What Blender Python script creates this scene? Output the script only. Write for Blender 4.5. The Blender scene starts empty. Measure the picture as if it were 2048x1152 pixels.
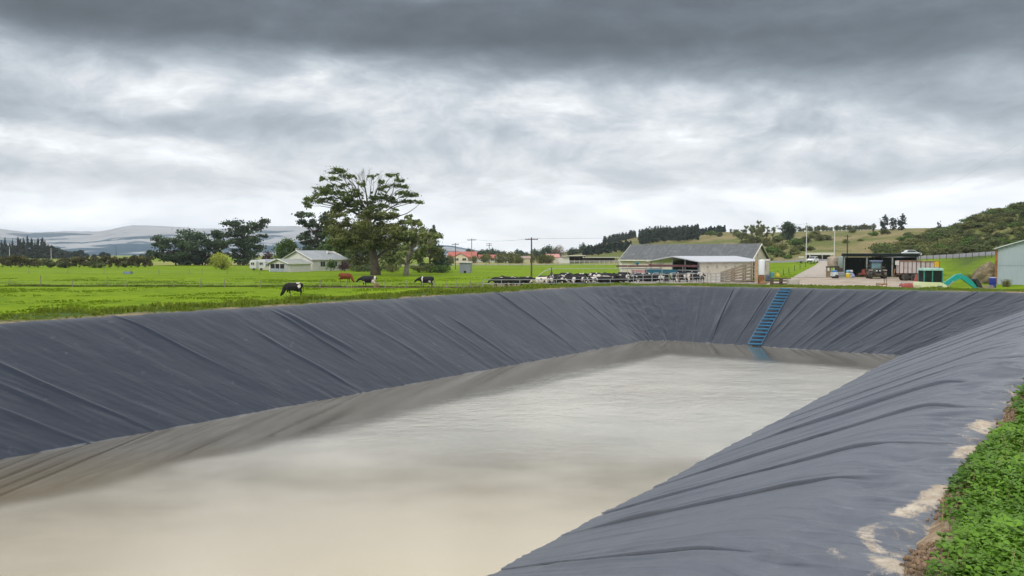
SKYK = 1.1; SUN_E = 1.5; HAZE = 1.15e-4; EXPO = 0.2
import bpy, bmesh, math, random
import numpy as np
from mathutils import Vector, Matrix
rnd = random.Random(7); rng = np.random.default_rng(11)
sc = bpy.context.scene
COL = sc.collection
R = math.radians
# ------------------------------------------------------------------ camera
F, CX, CY, HOR, EYE = 1600.0, 1024.0, 576.0, 508.0, 2.0
PITCH = math.atan((CY - HOR) / F)
cp, sp = math.cos(PITCH), math.sin(PITCH)
cam = bpy.data.cameras.new('camera'); camo = bpy.data.objects.new('camera', cam); COL.objects.link(camo)
cam.lens = F / 2048 * 36; cam.sensor_width = 36; cam.clip_start = .05; cam.clip_end = 30000
camo.location = (0, 0, EYE); camo.rotation_euler = (math.pi / 2 - PITCH, 0, 0); sc.camera = camo

def ray(px, py):
    x = (px - CX) / F; z = (CY - py) / F
    return Vector((x, cp + sp * z, -sp + cp * z))
def gp(px, py, z=0.0):                 # point of the level z seen at a pixel of the photo
    d = ray(px, py); k = (z - EYE) / d.z
    return Vector((d.x * k, d.y * k, z))
def at(px, py, Y):                     # point at depth Y
    d = ray(px, py); k = Y / d.y
    return Vector((d.x * k, Y, EYE + d.z * k))
# pond frame: u along the pond, v across it to the left
AU = (math.sin(R(37)), math.cos(R(37)))
def uv2xy(u, v): return (AU[0] * u - AU[1] * v, AU[1] * u + AU[0] * v)
def xy2uv(x, y): return (AU[0] * x + AU[1] * y, -AU[1] * x + AU[0] * y)

# ------------------------------------------------------------------ noise
def _hash(ix, iy, s):
    h = (ix.astype(np.int64) * 374761393 + iy.astype(np.int64) * 668265263 + s * 144665) & 0x7fffffff
    h = ((h ^ (h >> 13)) * 1274126177) & 0x7fffffff
    return ((h ^ (h >> 16)) & 0xffff) / 65535.0
def vnoise(x, y, s=0):
    x = np.asarray(x, float); y = np.asarray(y, float)
    ix = np.floor(x); iy = np.floor(y); fx = x - ix; fy = y - iy
    fx = fx * fx * (3 - 2 * fx); fy = fy * fy * (3 - 2 * fy)
    a = _hash(ix, iy, s); b = _hash(ix + 1, iy, s); c = _hash(ix, iy + 1, s); d = _hash(ix + 1, iy + 1, s)
    return (a + (b - a) * fx) * (1 - fy) + (c + (d - c) * fx) * fy
def fbm(x, y, s=0, o=4):
    r = 0; a = .5; t = 0
    for k in range(o):
        r = r + a * vnoise(x * 2 ** k, y * 2 ** k, s + k); t += a; a *= .5
    return r / t
def sstep(a, b, x):
    t = np.clip((x - a) / (b - a), 0, 1); return t * t * (3 - 2 * t)

# ------------------------------------------------------------------ node helper
class NT:
    def __init__(s, tree): s.t = tree; s.n = tree.nodes; s.l = tree.links
    def node(s, typ, **kw):
        n = s.n.new(typ)
        for k, v in kw.items(): setattr(n, k, v)
        return n
    def put(s, sock, v):
        if v is None: return
        if isinstance(v, bpy.types.NodeSocket): s.l.new(v, sock)
        else:
            try: sock.default_value = v
            except Exception:
                sock.default_value = (*v, 1) if len(v) == 3 else v[:3]
    def m(s, op, a, b=None, c=None, clamp=False):
        n = s.n.new('ShaderNodeMath'); n.operation = op; n.use_clamp = clamp
        s.put(n.inputs[0], a); s.put(n.inputs[1], b); s.put(n.inputs[2], c)
        return n.outputs[0]
    def vm(s, op, a, b=None):
        n = s.n.new('ShaderNodeVectorMath'); n.operation = op
        s.put(n.inputs[0], a); s.put(n.inputs[1], b); return n.outputs[0]
    def noise(s, vec, scale=5, detail=4, rough=.55, w=None, dist=0):
        n = s.n.new('ShaderNodeTexNoise')
        if w is not None:
            n.noise_dimensions = '4D'; s.put(n.inputs['W'], w)
        s.put(n.inputs['Vector'], vec); s.put(n.inputs['Scale'], scale); s.put(n.inputs['Detail'], detail)
        s.put(n.inputs['Roughness'], rough); s.put(n.inputs['Distortion'], dist)
        return n.outputs[0]
    def mix(s, f, a, b, blend='MIX'):
        n = s.n.new('ShaderNodeMix'); n.data_type = 'RGBA'; n.blend_type = blend
        s.put(n.inputs[0], f); s.put(n.inputs[6], a); s.put(n.inputs[7], b)
        return n.outputs[2]
    def ramp(s, f, pts, interp='LINEAR'):
        n = s.n.new('ShaderNodeValToRGB'); cr = n.color_ramp; cr.interpolation = interp
        while len(cr.elements) < len(pts): cr.elements.new(.5)
        for e, (p, c) in zip(cr.elements, pts):
            e.position = p; e.color = (c, c, c, 1) if not hasattr(c, '__len__') else (*c, 1)
        s.put(n.inputs[0], f); return n.outputs[0]
    def mrange(s, v, a, b, c=0., d=1., smooth=False):
        n = s.n.new('ShaderNodeMapRange'); n.interpolation_type = 'SMOOTHSTEP' if smooth else 'LINEAR'
        s.put(n.inputs[0], v); s.put(n.inputs[1], a); s.put(n.inputs[2], b); s.put(n.inputs[3], c); s.put(n.inputs[4], d)
        return n.outputs[0]
    def attr(s, name): return s.node('ShaderNodeAttribute', attribute_name=name).outputs['Fac']
    def bump(s, h, strength=.3, dist=.02, normal=None):
        n = s.n.new('ShaderNodeBump'); s.put(n.inputs['Height'], h); n.inputs['Strength'].default_value = strength
        n.inputs['Distance'].default_value = dist; s.put(n.inputs['Normal'], normal); return n.outputs[0]
    def obj(s): return s.node('ShaderNodeTexCoord').outputs['Object']
    def pos(s): return s.node('ShaderNodeNewGeometry').outputs['Position']
    def scale(s, v, k):
        n = s.n.new('ShaderNodeMapping'); s.put(n.inputs['Vector'], v); n.inputs['Scale'].default_value = k; return n.outputs[0]

MATS = {}
def newmat(name):
    m = bpy.data.materials.new(name); m.use_nodes = True; nt = NT(m.node_tree)
    b = m.node_tree.nodes['Principled BSDF']; MATS[name] = m
    return m, nt, b
def mat(name, col, rough=.7, var=.25, scale=3., metal=0., bump=0., dirt=None, dscale=1.5, dth=.5, spec=.3):
    """painted / rough surface with mottling and optional dirt patches"""
    if name in MATS: return MATS[name]
    m, nt, b = newmat(name)
    o = nt.obj()
    f = nt.noise(o, scale, 5, .6)
    c1 = [c * (1 - var) for c in col]; c2 = [min(1, c * (1 + var)) for c in col]
    c = nt.mix(nt.mrange(f, .3, .7), (*c1, 1), (*c2, 1))
    if dirt:
        g = nt.noise(o, dscale, 6, .65)
        c = nt.mix(nt.mrange(g, dth - .05, dth + .1), c, (*dirt, 1))
    nt.put(b.inputs['Base Color'], c); b.inputs['Roughness'].default_value = rough; b.inputs['Metallic'].default_value = metal
    b.inputs['Specular IOR Level'].default_value = spec
    if bump: nt.put(b.inputs['Normal'], nt.bump(f, bump, .02))
    return m
def corrugated(name, col, period=.2, axis=0, dirt=(.2, .12, .07), rough=.5, var=.15, dth=.62):
    m, nt, b = newmat(name); o = nt.obj()
    sx = nt.node('ShaderNodeSeparateXYZ'); nt.put(sx.inputs[0], o)
    w = nt.m('SINE', nt.m('MULTIPLY', sx.outputs[axis], 2 * math.pi / period))
    f = nt.noise(o, .6, 5, .6)
    c = nt.mix(nt.mrange(f, .3, .7), tuple(c * (1 - var) for c in col) + (1,), tuple(min(1, c * (1 + var)) for c in col) + (1,))
    g = nt.noise(nt.scale(o, (1.2, 1.2, .3)), 1.1, 6, .7)
    c = nt.mix(nt.mrange(g, dth, dth + .15), c, (*dirt, 1))
    nt.put(b.inputs['Base Color'], c); b.inputs['Roughness'].default_value = rough
    nt.put(b.inputs['Normal'], nt.bump(w, .6, .03)); return m

# ------------------------------------------------------------------ mesh builder
class MB:
    def __init__(s): s.v = []; s.f = []
    def add(s, vs, fs):
        o = len(s.v); s.v += [tuple(p) for p in vs]; s.f += [tuple(i + o for i in q) for q in fs]; return s
    def box(s, c, d, rz=0, ry=0, rx=0, taper=1.0):
        x, y, z = (k / 2 for k in d)
        M = Matrix.Rotation(rz, 3, 'Z') @ Matrix.Rotation(ry, 3, 'Y') @ Matrix.Rotation(rx, 3, 'X')
        P = [(-x, -y, -z), (x, -y, -z), (x, y, -z), (-x, y, -z), (-x * taper, -y * taper, z), (x * taper, -y * taper, z), (x * taper, y * taper, z), (-x * taper, y * taper, z)]
        return s.add([M @ Vector(p) + Vector(c) for p in P], [(3, 2, 1, 0), (4, 5, 6, 7), (0, 1, 5, 4), (1, 2, 6, 5), (2, 3, 7, 6), (3, 0, 4, 7)])
    def bx(s, x0, x1, y0, y1, z0, z1):
        return s.box(((x0 + x1) / 2, (y0 + y1) / 2, (z0 + z1) / 2), (abs(x1 - x0), abs(y1 - y0), abs(z1 - z0)))
    def path(s, pts, rad, n=6):
        """tapered tube along points"""
        pts = [Vector(p) for p in pts]
        if not hasattr(rad, '__len__'): rad = [rad] * len(pts)
        vs = []; fs = []
        for i, p in enumerate(pts):
            t = (pts[min(i + 1, len(pts) - 1)] - pts[max(i - 1, 0)]).normalized()
            a = t.orthogonal().normalized() if abs(t.z) > .95 or i < 0 else t.cross(Vector((0, 0, 1))).normalized()
            if abs(t.z) > .95: a = (Vector((1, 0, 0)) - t * t.x).normalized()
            b = t.cross(a)
            for k in range(n):
                g = 2 * math.pi * k / n; vs.append(p + (a * math.cos(g) + b * math.sin(g)) * rad[i])
        for i in range(len(pts) - 1):
            for k in range(n):
                k2 = (k + 1) % n; fs.append((i * n + k, i * n + k2, (i + 1) * n + k2, (i + 1) * n + k))
        fs.append(tuple(range(n))[::-1]); fs.append(tuple((len(pts) - 1) * n + k for k in range(n)))
        return s.add(vs, fs)
    def cyl(s, p0, p1, r0, r1=None, n=12): return s.path([p0, p1], [r0, r0 if r1 is None else r1], n)
    def lathe(s, prof, n=16, c=(0, 0, 0), axis='Z'):
        vs = []; fs = []
        for r, h in prof:
            for k in range(n):
                g = 2 * math.pi * k / n; a, b = r * math.cos(g), r * math.sin(g)
                p = (a, b, h) if axis == 'Z' else ((h, a, b) if axis == 'X' else (a, h, b))
                vs.append((p[0] + c[0], p[1] + c[1], p[2] + c[2]))
        for i in range(len(prof) - 1):
            for k in range(n):
                k2 = (k + 1) % n; fs.append((i * n + k, i * n + k2, (i + 1) * n + k2, (i + 1) * n + k))
        fs.append(tuple(range(n))[::-1]); fs.append(tuple((len(prof) - 1) * n + k for k in range(n)))
        return s.add(vs, fs)
    def prism(s, poly, y0, y1, plane='XZ'):
        """polygon (a,b) extruded: XZ along y, YZ along x, XY along z"""
        n = len(poly); vs = []
        for e in (y0, y1):
            for a, b in poly: vs.append({'XZ': (a, e, b), 'YZ': (e, a, b), 'XY': (a, b, e)}[plane])
        return s.add(vs, [tuple(range(n)), tuple(range(n, 2 * n))[::-1]] + [(i, i + n, (i + 1) % n + n, (i + 1) % n) for i in range(n)])
    def build(s, name, m, parent=None, smooth=False, bevel=0.0):
        me = bpy.data.meshes.new(name); me.from_pydata(s.v, [], s.f)
        bm = bmesh.new(); bm.from_mesh(me)
        bmesh.ops.recalc_face_normals(bm, faces=bm.faces)
        if bevel:
            es = [e for e in bm.edges if len(e.link_faces) == 2 and e.calc_face_angle(0) > .6]
            bmesh.ops.bevel(bm, geom=es, offset=bevel, segments=2, profile=.6, affect='EDGES', clamp_overlap=True)
        bm.to_mesh(me); bm.free()
        if smooth: me.polygons.foreach_set('use_smooth', [True] * len(me.polygons))
        me.materials.append(m); return link(name, me, parent)
def link(name, me, parent=None):
    o = bpy.data.objects.new(name, me); COL.objects.link(o)
    if parent: o.parent = parent
    return o
def npmesh(name, V, Fq, m, smooth=False, attrs=None):
    """numpy verts (N,3) and quads/tris (M,k)"""
    V = np.asarray(V, np.float32); Fq = np.asarray(Fq, np.int32); k = Fq.shape[1]
    me = bpy.data.meshes.new(name); me.vertices.add(len(V)); me.vertices.foreach_set('co', V.ravel())
    me.loops.add(Fq.size); me.loops.foreach_set('vertex_index', Fq.ravel())
    me.polygons.add(len(Fq)); me.polygons.foreach_set('loop_start', np.arange(0, Fq.size, k, dtype=np.int32))
    if smooth: me.polygons.foreach_set('use_smooth', np.ones(len(Fq), bool))
    for an, a in (attrs or {}).items():
        at_ = me.attributes.new(an, 'FLOAT', 'POINT'); at_.data.foreach_set('value', np.asarray(a, np.float32).ravel())
    me.update(calc_edges=True); me.validate(); me.materials.append(m); return me
def grid_faces(nu, nv, closed=False):
    i = np.arange(nu if closed else nu - 1)[:, None]; j = np.arange(nv - 1)[None, :]
    i2 = (i + 1) % nu
    return np.stack([i * nv + j, i2 * nv + j, i2 * nv + j + 1, i * nv + j + 1], -1).reshape(-1, 4)
def tag(o, label=None, cat=None, group=None, kind=None):
    if label: o['label'] = label
    if cat: o['category'] = cat
    if group: o['group'] = group
    if kind: o['kind'] = kind
    return o
def thing(name, label, cat, loc, rz=0, group=None):
    o = bpy.data.objects.new(name, None); COL.objects.link(o); o.location = loc; o.rotation_euler = (0, 0, rz)
    o.empty_display_size = .3
    return tag(o, label, cat, group)
def dup(root, loc, rz=0, sc_=None, label=None, group=None):
    r = root.copy(); COL.objects.link(r); r.location = loc; r.rotation_euler = (0, 0, rz)
    if sc_: r.scale = sc_ if hasattr(sc_, '__len__') else (sc_,) * 3
    if label: r['label'] = label
    if group: r['group'] = group
    for ch in list(root.children):
        c = ch.copy(); COL.objects.link(c); c.parent = r
        for g in ch.children:
            d = g.copy(); COL.objects.link(d); d.parent = c
    return r
# ------------------------------------------------------------------ sky, sun, air
w = bpy.data.worlds.new('World'); sc.world = w; w.use_nodes = True
nt = NT(w.node_tree); bg = w.node_tree.nodes['Background']
SUN_EL, SUN_AZ = R(48), R(-150)      # azimuth clockwise from +Y
d_ = nt.node('ShaderNodeTexCoord').outputs['Generated']
sx = nt.node('ShaderNodeSeparateXYZ'); nt.put(sx.inputs[0], d_); X, Y, Z = sx.outputs
sky = nt.node('ShaderNodeTexSky', sky_type='NISHITA'); sky.sun_disc = False; sky.sun_elevation = SUN_EL; sky.sun_rotation = SUN_AZ
az = nt.m('ARCTAN2', X, Y); el = nt.m('ARCSINE', Z)
q = nt.m('ADD', nt.m('MAXIMUM', Z, 0.), .20)
cb = nt.node('ShaderNodeCombineXYZ'); nt.put(cb.inputs[0], nt.m('DIVIDE', X, q)); nt.put(cb.inputs[1], nt.m('DIVIDE', Y, q))
pl = cb.outputs[0]
wn = nt.node('ShaderNodeTexNoise'); nt.put(wn.inputs['Vector'], pl); wn.inputs['Scale'].default_value = .9; wn.inputs['Detail'].default_value = 5
ws = nt.node('ShaderNodeSeparateXYZ'); nt.put(ws.inputs[0], wn.outputs['Color'])
azw = nt.m('ADD', az, nt.m('MULTIPLY', nt.m('SUBTRACT', ws.outputs[0], .5), .22))
elw = nt.m('ADD', el, nt.m('MULTIPLY', nt.m('SUBTRACT', ws.outputs[1], .5), .085))
BL = [(1650, 90, 520, 48, -.80), (1900, 105, 260, 46, -.55), (120, 30, 280, 55, -.85), (900, 105, 300, 34, -.68), (1040, 40, 300, 45, -.30),
      (250, 120, 190, 38, .35), (470, 190, 300, 26, .34), (450, 246, 300, 18, -.42), (130, 270, 230, 30, .32), (250, 345, 330, 18, -.36),
      (180, 400, 330, 22, .22), (1140, 190, 110, 34, .30), (1560, 263, 75, 14, -.40), (1300, 250, 260, 40, .22), (1880, 325, 270, 20, -.36),
      (1700, 385, 330, 22, .25), (800, 330, 260, 25, .12), (1780, 215, 330, 24, -.12), (100, 180, 130, 34, -.25), (1750, 30, 300, 30, .22),
      (640, 130, 160, 30, .18), (1000, 300, 280, 18, -.14), (1340, 180, 220, 26, .2)]
acc = 0.
for px, py, sx_, sy_, am in BL:
    a0 = math.atan((px - CX) / F); e0 = math.atan((HOR - py) / F * math.cos(a0))
    ga = nt.m('POWER', nt.m('MULTIPLY', nt.m('SUBTRACT', azw, a0), F / sx_), 2.)
    ge = nt.m('POWER', nt.m('MULTIPLY', nt.m('SUBTRACT', elw, e0), F / sy_), 2.)
    g = nt.m('EXPONENT', nt.m('MULTIPLY', nt.m('ADD', ga, ge), -.7))
    acc = nt.m('MULTIPLY_ADD', g, am, acc)
n1 = nt.m('SUBTRACT', nt.noise(pl, 1.5, 9, .58, dist=.6), .5)
n2 = nt.m('SUBTRACT', nt.noise(nt.scale(pl, (.7, 1.4, 1)), 4.2, 8, .6, dist=.3), .5)
ang = nt.node('ShaderNodeCombineXYZ'); nt.put(ang.inputs[0], azw); nt.put(ang.inputs[1], nt.m('MULTIPLY', elw, 2.3))
n3 = nt.m('SUBTRACT', nt.noise(ang.outputs[0], 7.0, 9, .60, dist=.3), .5); n4 = nt.m('SUBTRACT', nt.noise(ang.outputs[0], 17., 7, .6, dist=.2), .5)
lowfade = nt.mrange(el, .02, .14, .35, 1.)
acc = nt.m('ADD', acc, nt.m('MULTIPLY', nt.m('ADD', nt.m('ADD', nt.m('MULTIPLY', n1, .8), nt.m('MULTIPLY', n2, .3)), nt.m('ADD', nt.m('MULTIPLY', n3, 1.75), nt.m('MULTIPLY', n4, .95))), lowfade))
def elp(py): return math.atan((HOR - py) / F)
# mean cloud brightness by height above the horizon: pale low band, dark front, then an unseen bright band added above the view to brighten ground and water
tt = nt.mrange(elw, 0, 1.2)
base = nt.ramp(tt, [(0, 1.12), (elp(455) / 1.2, 1.12), (elp(395) / 1.2, .98), (elp(330) / 1.2, .70), (elp(250) / 1.2, .58), (elp(180) / 1.2, .47), (elp(135) / 1.2, .35), (elp(92) / 1.2, .145), (elp(10) / 1.2, .115), (.262, .22), (.282, 1.05), (.35, 1.75), (.55, .95), (1., .75)])
br = nt.m('MULTIPLY', base, nt.m('EXPONENT', acc))
br = nt.m('MULTIPLY', br, SKYK)
tint = nt.mix(nt.mrange(br, .15, .8), (.80, .97, 1.14, 1), (.975, 1.0, 1.025, 1))
cl = nt.mix(1., tint, br, 'MULTIPLY')
cloud = nt.vm('SCALE', cl); cloud.node.inputs['Scale'].default_value = 10.0
# thin gaps low on the left show pale blue sky
gap = nt.m('MULTIPLY', nt.m('EXPONENT', nt.m('MULTIPLY', nt.m('POWER', nt.m('MULTIPLY', nt.m('SUBTRACT', elw, .022), 60.), 2.), -1.)), nt.mrange(az, -.05, -.3))
fin = nt.mix(nt.m('MULTIPLY', gap, .5), cloud, (4.6, 5.6, 7.6, 1))
fin = nt.mix(.94, sky.outputs[0], fin)
nt.put(bg.inputs['Color'], fin); bg.inputs['Strength'].default_value = .1

sun = bpy.data.lights.new('sun', 'SUN'); so = bpy.data.objects.new('sun', sun); COL.objects.link(so)
sun.energy = SUN_E; sun.angle = R(14); sun.color = (1, .96, .9)
sd_ = Vector((math.sin(SUN_AZ) * math.cos(SUN_EL), math.cos(SUN_AZ) * math.cos(SUN_EL), math.sin(SUN_EL)))
so.rotation_euler = sd_.to_track_quat('Z', 'Y').to_euler()

if HAZE:
    hb = MB().bx(-6600, 6600, -6600, 6600, -6.5, 420)
    m, nt, b = newmat('haze_air'); m.node_tree.nodes.remove(b)
    pv = nt.node('ShaderNodeVolumePrincipled'); pv.inputs['Density'].default_value = HAZE; pv.inputs['Color'].default_value = (.86, .93, 1, 1); pv.inputs['Anisotropy'].default_value = .2
    nt.l.new(pv.outputs[0], m.node_tree.nodes['Material Output'].inputs['Volume'])
    tag(hb.build('haze', m), kind='stuff')

# ------------------------------------------------------------------ pond outline
RIM = [(-12, 1.75), (48.4, 1.75), (44.6, 25.2), (-12, 25.2)]; RR = [2, 1.6, 5.5, 4]
WAT = [(-3, 6.7), (39.4, 7.6), (39.1, 19.9), (-3, 19.9)]; WR = [.8, .3, 2.2, 1.5]
ZW = -2.6
def ring(P, Rr, fr, na=40):
    """fr: list of 4 arrays of fractions along the straights; returns points, outward normals, side id, corner weight"""
    pts = []; sid = []; cw = []
    for i in range(4):
        A = np.array(P[i], float); B = np.array(P[(i + 1) % 4], float); C = np.array(P[(i + 2) % 4], float)
        e = (B - A) / np.linalg.norm(B - A); f = (C - B) / np.linalg.norm(C - B)
        a = A + e * Rr[i]; b = B - e * Rr[(i + 1) % 4]; c = B + f * Rr[(i + 1) % 4]
        t = fr[i][:, None]; pts.append(a + (b - a) * t); sid.append(np.full(len(t), i)); cw.append(np.zeros(len(t)))
        t = (np.arange(na) + .5)[:, None] / na
        pts.append((1 - t) ** 2 * b + 2 * t * (1 - t) * B + t ** 2 * c); sid.append(np.full(na, i + .5)); cw.append(np.sin(t[:, 0] * math.pi))
    return np.concatenate(pts), np.concatenate(sid), np.concatenate(cw)
def dense(L, spans):
    """fractions along a side of length L with step sizes given by spans [(to_metre, step)]"""
    x = [0.]
    for to, st in spans:
        while x[-1] < min(to, L): x.append(x[-1] + st)
    x = np.array(x); return x / x[-1]
FR = [dense(56.7, [(11, .3), (30, .025), (57, .05)]), dense(16, [(16, .05)]), dense(47, [(36, .05), (47, .3)]), dense(17, [(17, .4)])]
SEAM_R = (3.2, 5.4, 7.7, 9.6, 12.4, 15.5, 18.6, 21.8, 25.2, 29, 33.5, 38, 42); SEAM_L = (6.5, 12.7, 19.0, 25.2, 31.2, 36.8); SEAM_F = (18.0, 15.9, 13.6, 11.2, 8.6, 5.6)
def refine(fr, fs, L, lo, hi, st):
    ex = [np.arange(f + lo / L, f + hi / L, st / L) for f in fs]; a = np.unique(np.round(np.concatenate([fr] + ex), 6)); return a[(a >= 0) & (a <= 1)]
FR[0] = refine(FR[0], [(u + 10) / 56.7 for u in SEAM_R], 56.7, -.20, .20, .006)
FR[2] = refine(FR[2], [(39.1 - u) / 47.1 for u in SEAM_L], 47.1, -.30, .16, .009)
FR[1] = refine(FR[1], [((v - 2.4) / .987 - 1.6) / 16 for v in SEAM_F], 16, -.25, .25, .012)
rim, SID, CW = ring(RIM, RR, FR, 110); wat, _, _ = ring(WAT, WR, FR, 110)
rimc, _, _ = ring(RIM, RR, [np.linspace(0, 1, 9)] * 4, 12)     # coarse outline for distances
def sdist(x, y):
    """metres outside the rim (negative inside)"""
    u, v = xy2uv(np.asarray(x, float), np.asarray(y, float)); sh = u.shape; u = u.ravel(); v = v.ravel()
    D = np.full(u.shape, 1e9); ins = np.zeros(u.shape, bool); n = len(rimc)
    for i in range(n):
        ax, ay = rimc[i]; bx, by = rimc[(i + 1) % n]; ex, ey = bx - ax, by - ay
        L2 = ex * ex + ey * ey
        if L2 < 1e-9: continue
        t = np.clip(((u - ax) * ex + (v - ay) * ey) / L2, 0, 1)
        D = np.minimum(D, np.hypot(u - ax - t * ex, v - ay - t * ey))
        c = ((ay > v) != (by > v)); dv = by - ay if abs(by - ay) > 1e-12 else 1e-12
        ins ^= c & (u < ex * (v - ay) / dv + ax)
    return np.where(ins, -D, D).reshape(sh)
# ------------------------------------------------------------------ terrain height
RA = [-3, -.1, .14, .36, .51, .62, 1.0, 3]; RD = [305, 305, 292, 212, 190, 168, 150, 150]; RZ = [-2.2, -2.2, -1.9, .05, 1.15, 2.4, 3.2, 3.2]
def road_d(a): return np.interp(a, RA, RD)
def road_z(a): return np.interp(a, RA, RZ)
def H(x, y):
    x = np.asarray(x, float); y = np.asarray(y, float)
    yy = np.maximum(y, 1e-3); a = np.clip(x / yy, -3, 3); a = np.where(y < 5, np.where(x > 0, 3., -3.), a)
    dd = road_d(a); zz = road_z(a)
    yard = -2.2 + .4 * sstep(.12, .3, a)
    t = np.clip((y - 122) / (dd - 122), 0, 1); t = t * (.35 + .65 * t)
    g = yard + (zz - yard) * t
    und = (fbm(x / 14, y / 14, 3, 3) - .5) * .22 * sstep(30, 60, np.hypot(x, y))
    g = g + und * (1 - sstep(.2, .3, a) * sstep(80, 100, y))
    s = sdist(x, y)
    u, v = xy2uv(x, y)
    right = (v < 1.8) | (u > 46)
    top = np.where(v < 1.8, 6., np.where(u > 43, 3.6, 2.6)); run = 9.
    k = sstep(0, 1, (s - top) / run)
    bank = .05 + .05 * (fbm(x * .9, y * .9, 9, 3) - .5) * 2
    h = bank * (1 - k) + g * k
    h = np.where(s < 25, h, g)
    s0 = np.where((v < 3.2) & (u < 48), .55, .10)
    dip = np.where(s < s0, -np.minimum((s0 - s) * 1.0, 5.4), 0)
    lipd = np.where((v < 3.2) & (u < 48), .20 * (1 - sstep(.4, .9, s)), .10 * (1 - sstep(.15, .5, s)))
    return h + dip - lipd
def axis(a, b, st, lim, g=1.115):
    x = list(np.arange(a, b + 1e-6, st)); s_ = st; 
    while x[-1] < lim: s_ *= g; x.append(x[-1] + s_)
    s_ = st; lo = [x[0]]
    while lo[-1] > -lim: s_ *= g; lo.append(lo[-1] - s_)
    return np.array(lo[:0:-1] + x)
U = axis(-16, 60, .36, 5600); Vv = axis(-7, 38, .36, 5600)
UU, VV = np.meshgrid(U, Vv, indexing='ij'); GX, GY = uv2xy(UU, VV); GZ = H(GX, GY)
SD = sdist(GX, GY)
def HT(x, y):
    """height of the terrain mesh itself"""
    u, v = xy2uv(x, y)
    i = min(max(int(np.searchsorted(U, u)) - 1, 0), len(U) - 2); j = min(max(int(np.searchsorted(Vv, v)) - 1, 0), len(Vv) - 2)
    fu = (u - U[i]) / (U[i + 1] - U[i]); fv = (v - Vv[j]) / (Vv[j + 1] - Vv[j])
    return float((GZ[i, j] * (1 - fu) + GZ[i + 1, j] * fu) * (1 - fv) + (GZ[i, j + 1] * (1 - fu) + GZ[i + 1, j + 1] * fu) * fv)
def spot(px, d, dz=0.):
    """ground point under photo column px at depth d"""
    x = (px - CX) / F * d * 1.0; z = HT(x, d)
    x = (px - CX) / F * (d * cp - (z - EYE) * sp); return Vector((x, d, HT(x, d) + dz))
apx = CX + F * np.where(GY > 5, GX / np.maximum(GY, 5), 9)
rough = (1 - sstep(6, 9, SD + 3 * (fbm(GX / 3, GY / 3, 21, 3) - .5))) + sstep(0, 1, (apx - 1850) / 90) * sstep(122, 150, GY) * sstep(.35, .6, fbm(GX / 7, GY / 9, 27, 4))
far = sstep(230, 330, GY)
mud = np.exp(-((GX + 0 - (apx * 0 + GX)) ** 2)) * 0
hx, hy = (1110 - CX) / F * 108, 108.
mud = sstep(1, .55, np.hypot((GX - 9.5) / 16.5, (GY - 110) / 17)) + sstep(1.2, .7, np.hypot((GX - 30) / 17, (GY - 107) / 9))
mud = np.clip(mud + (fbm(GX / 4, GY / 4, 5, 3) - .5) * 1.2 * (mud > 0), 0, 1)
soil = (1 - sstep(.12, .45, SD - .4 * (fbm(GX * 1.1, GY * 1.1, 33, 3)))) * (VV > 4) + (VV <= 4) * (1 - sstep(.84, 1.08, SD + .5 * (fbm(GX * .9, GY * .9, 34, 3) - .5)))
dry = sstep(.5, .62, fbm(GX / 60, GY / 40, 40, 4)) * far
m, nt, b = newmat('pasture_grass')
P = nt.pos()
a1 = nt.noise(nt.scale(P, (.9, 1.0, 1)), .9, 6, .62); a2 = nt.noise(P, .11, 4, .6); a3 = nt.noise(nt.scale(P, (1, 1, 1)), 7, 4, .7)
g = nt.mix(nt.mrange(a2, .35, .66), (.098, .180, .003, 1), (.165, .262, .004, 1))
g = nt.mix(nt.mrange(a1, .45, .72), g, (.225, .285, .008, 1))
g = nt.mix(nt.mrange(a1, .44, .30), g, (.075, .140, .004, 1))
rg = nt.mix(nt.mrange(nt.noise(P, 2.6, 6, .7), .35, .68), (.028, .062, .008, 1), (.115, .155, .040, 1))
g = nt.mix(nt.attr('rough'), g, rg)
g = nt.mix(nt.attr('dry'), g, (.33, .27, .13, 1))
mudc = nt.mix(nt.mrange(nt.noise(P, 1.2, 6, .7), .35, .65), (.10, .07, .05, 1), (.24, .18, .13, 1))
g = nt.mix(nt.attr('mud'), g, mudc)
soilc = nt.mix(nt.mrange(nt.noise(P, 5., 8, .75), .36, .64), (.16, .105, .065, 1), (.46, .36, .25, 1))
g = nt.mix(nt.attr('soil'), g, soilc)
nt.put(b.inputs['Base Color'], g); b.inputs['Roughness'].default_value = .85; b.inputs['Specular IOR Level'].default_value = .04
nt.put(b.inputs['Normal'], nt.bump(nt.m('ADD', a3, nt.m('MULTIPLY', a1, 1.5)), .55, .12))
GRASS = m
V = np.stack([GX, GY, GZ], -1).reshape(-1, 3)
Ff = grid_faces(len(U), len(Vv))
me = npmesh('ground', V, Ff, m, True, dict(rough=np.clip(rough, 0, 1), mud=mud, soil=np.clip(soil, 0, 1), dry=dry))
tag(link('ground', me), kind='structure')

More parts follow.
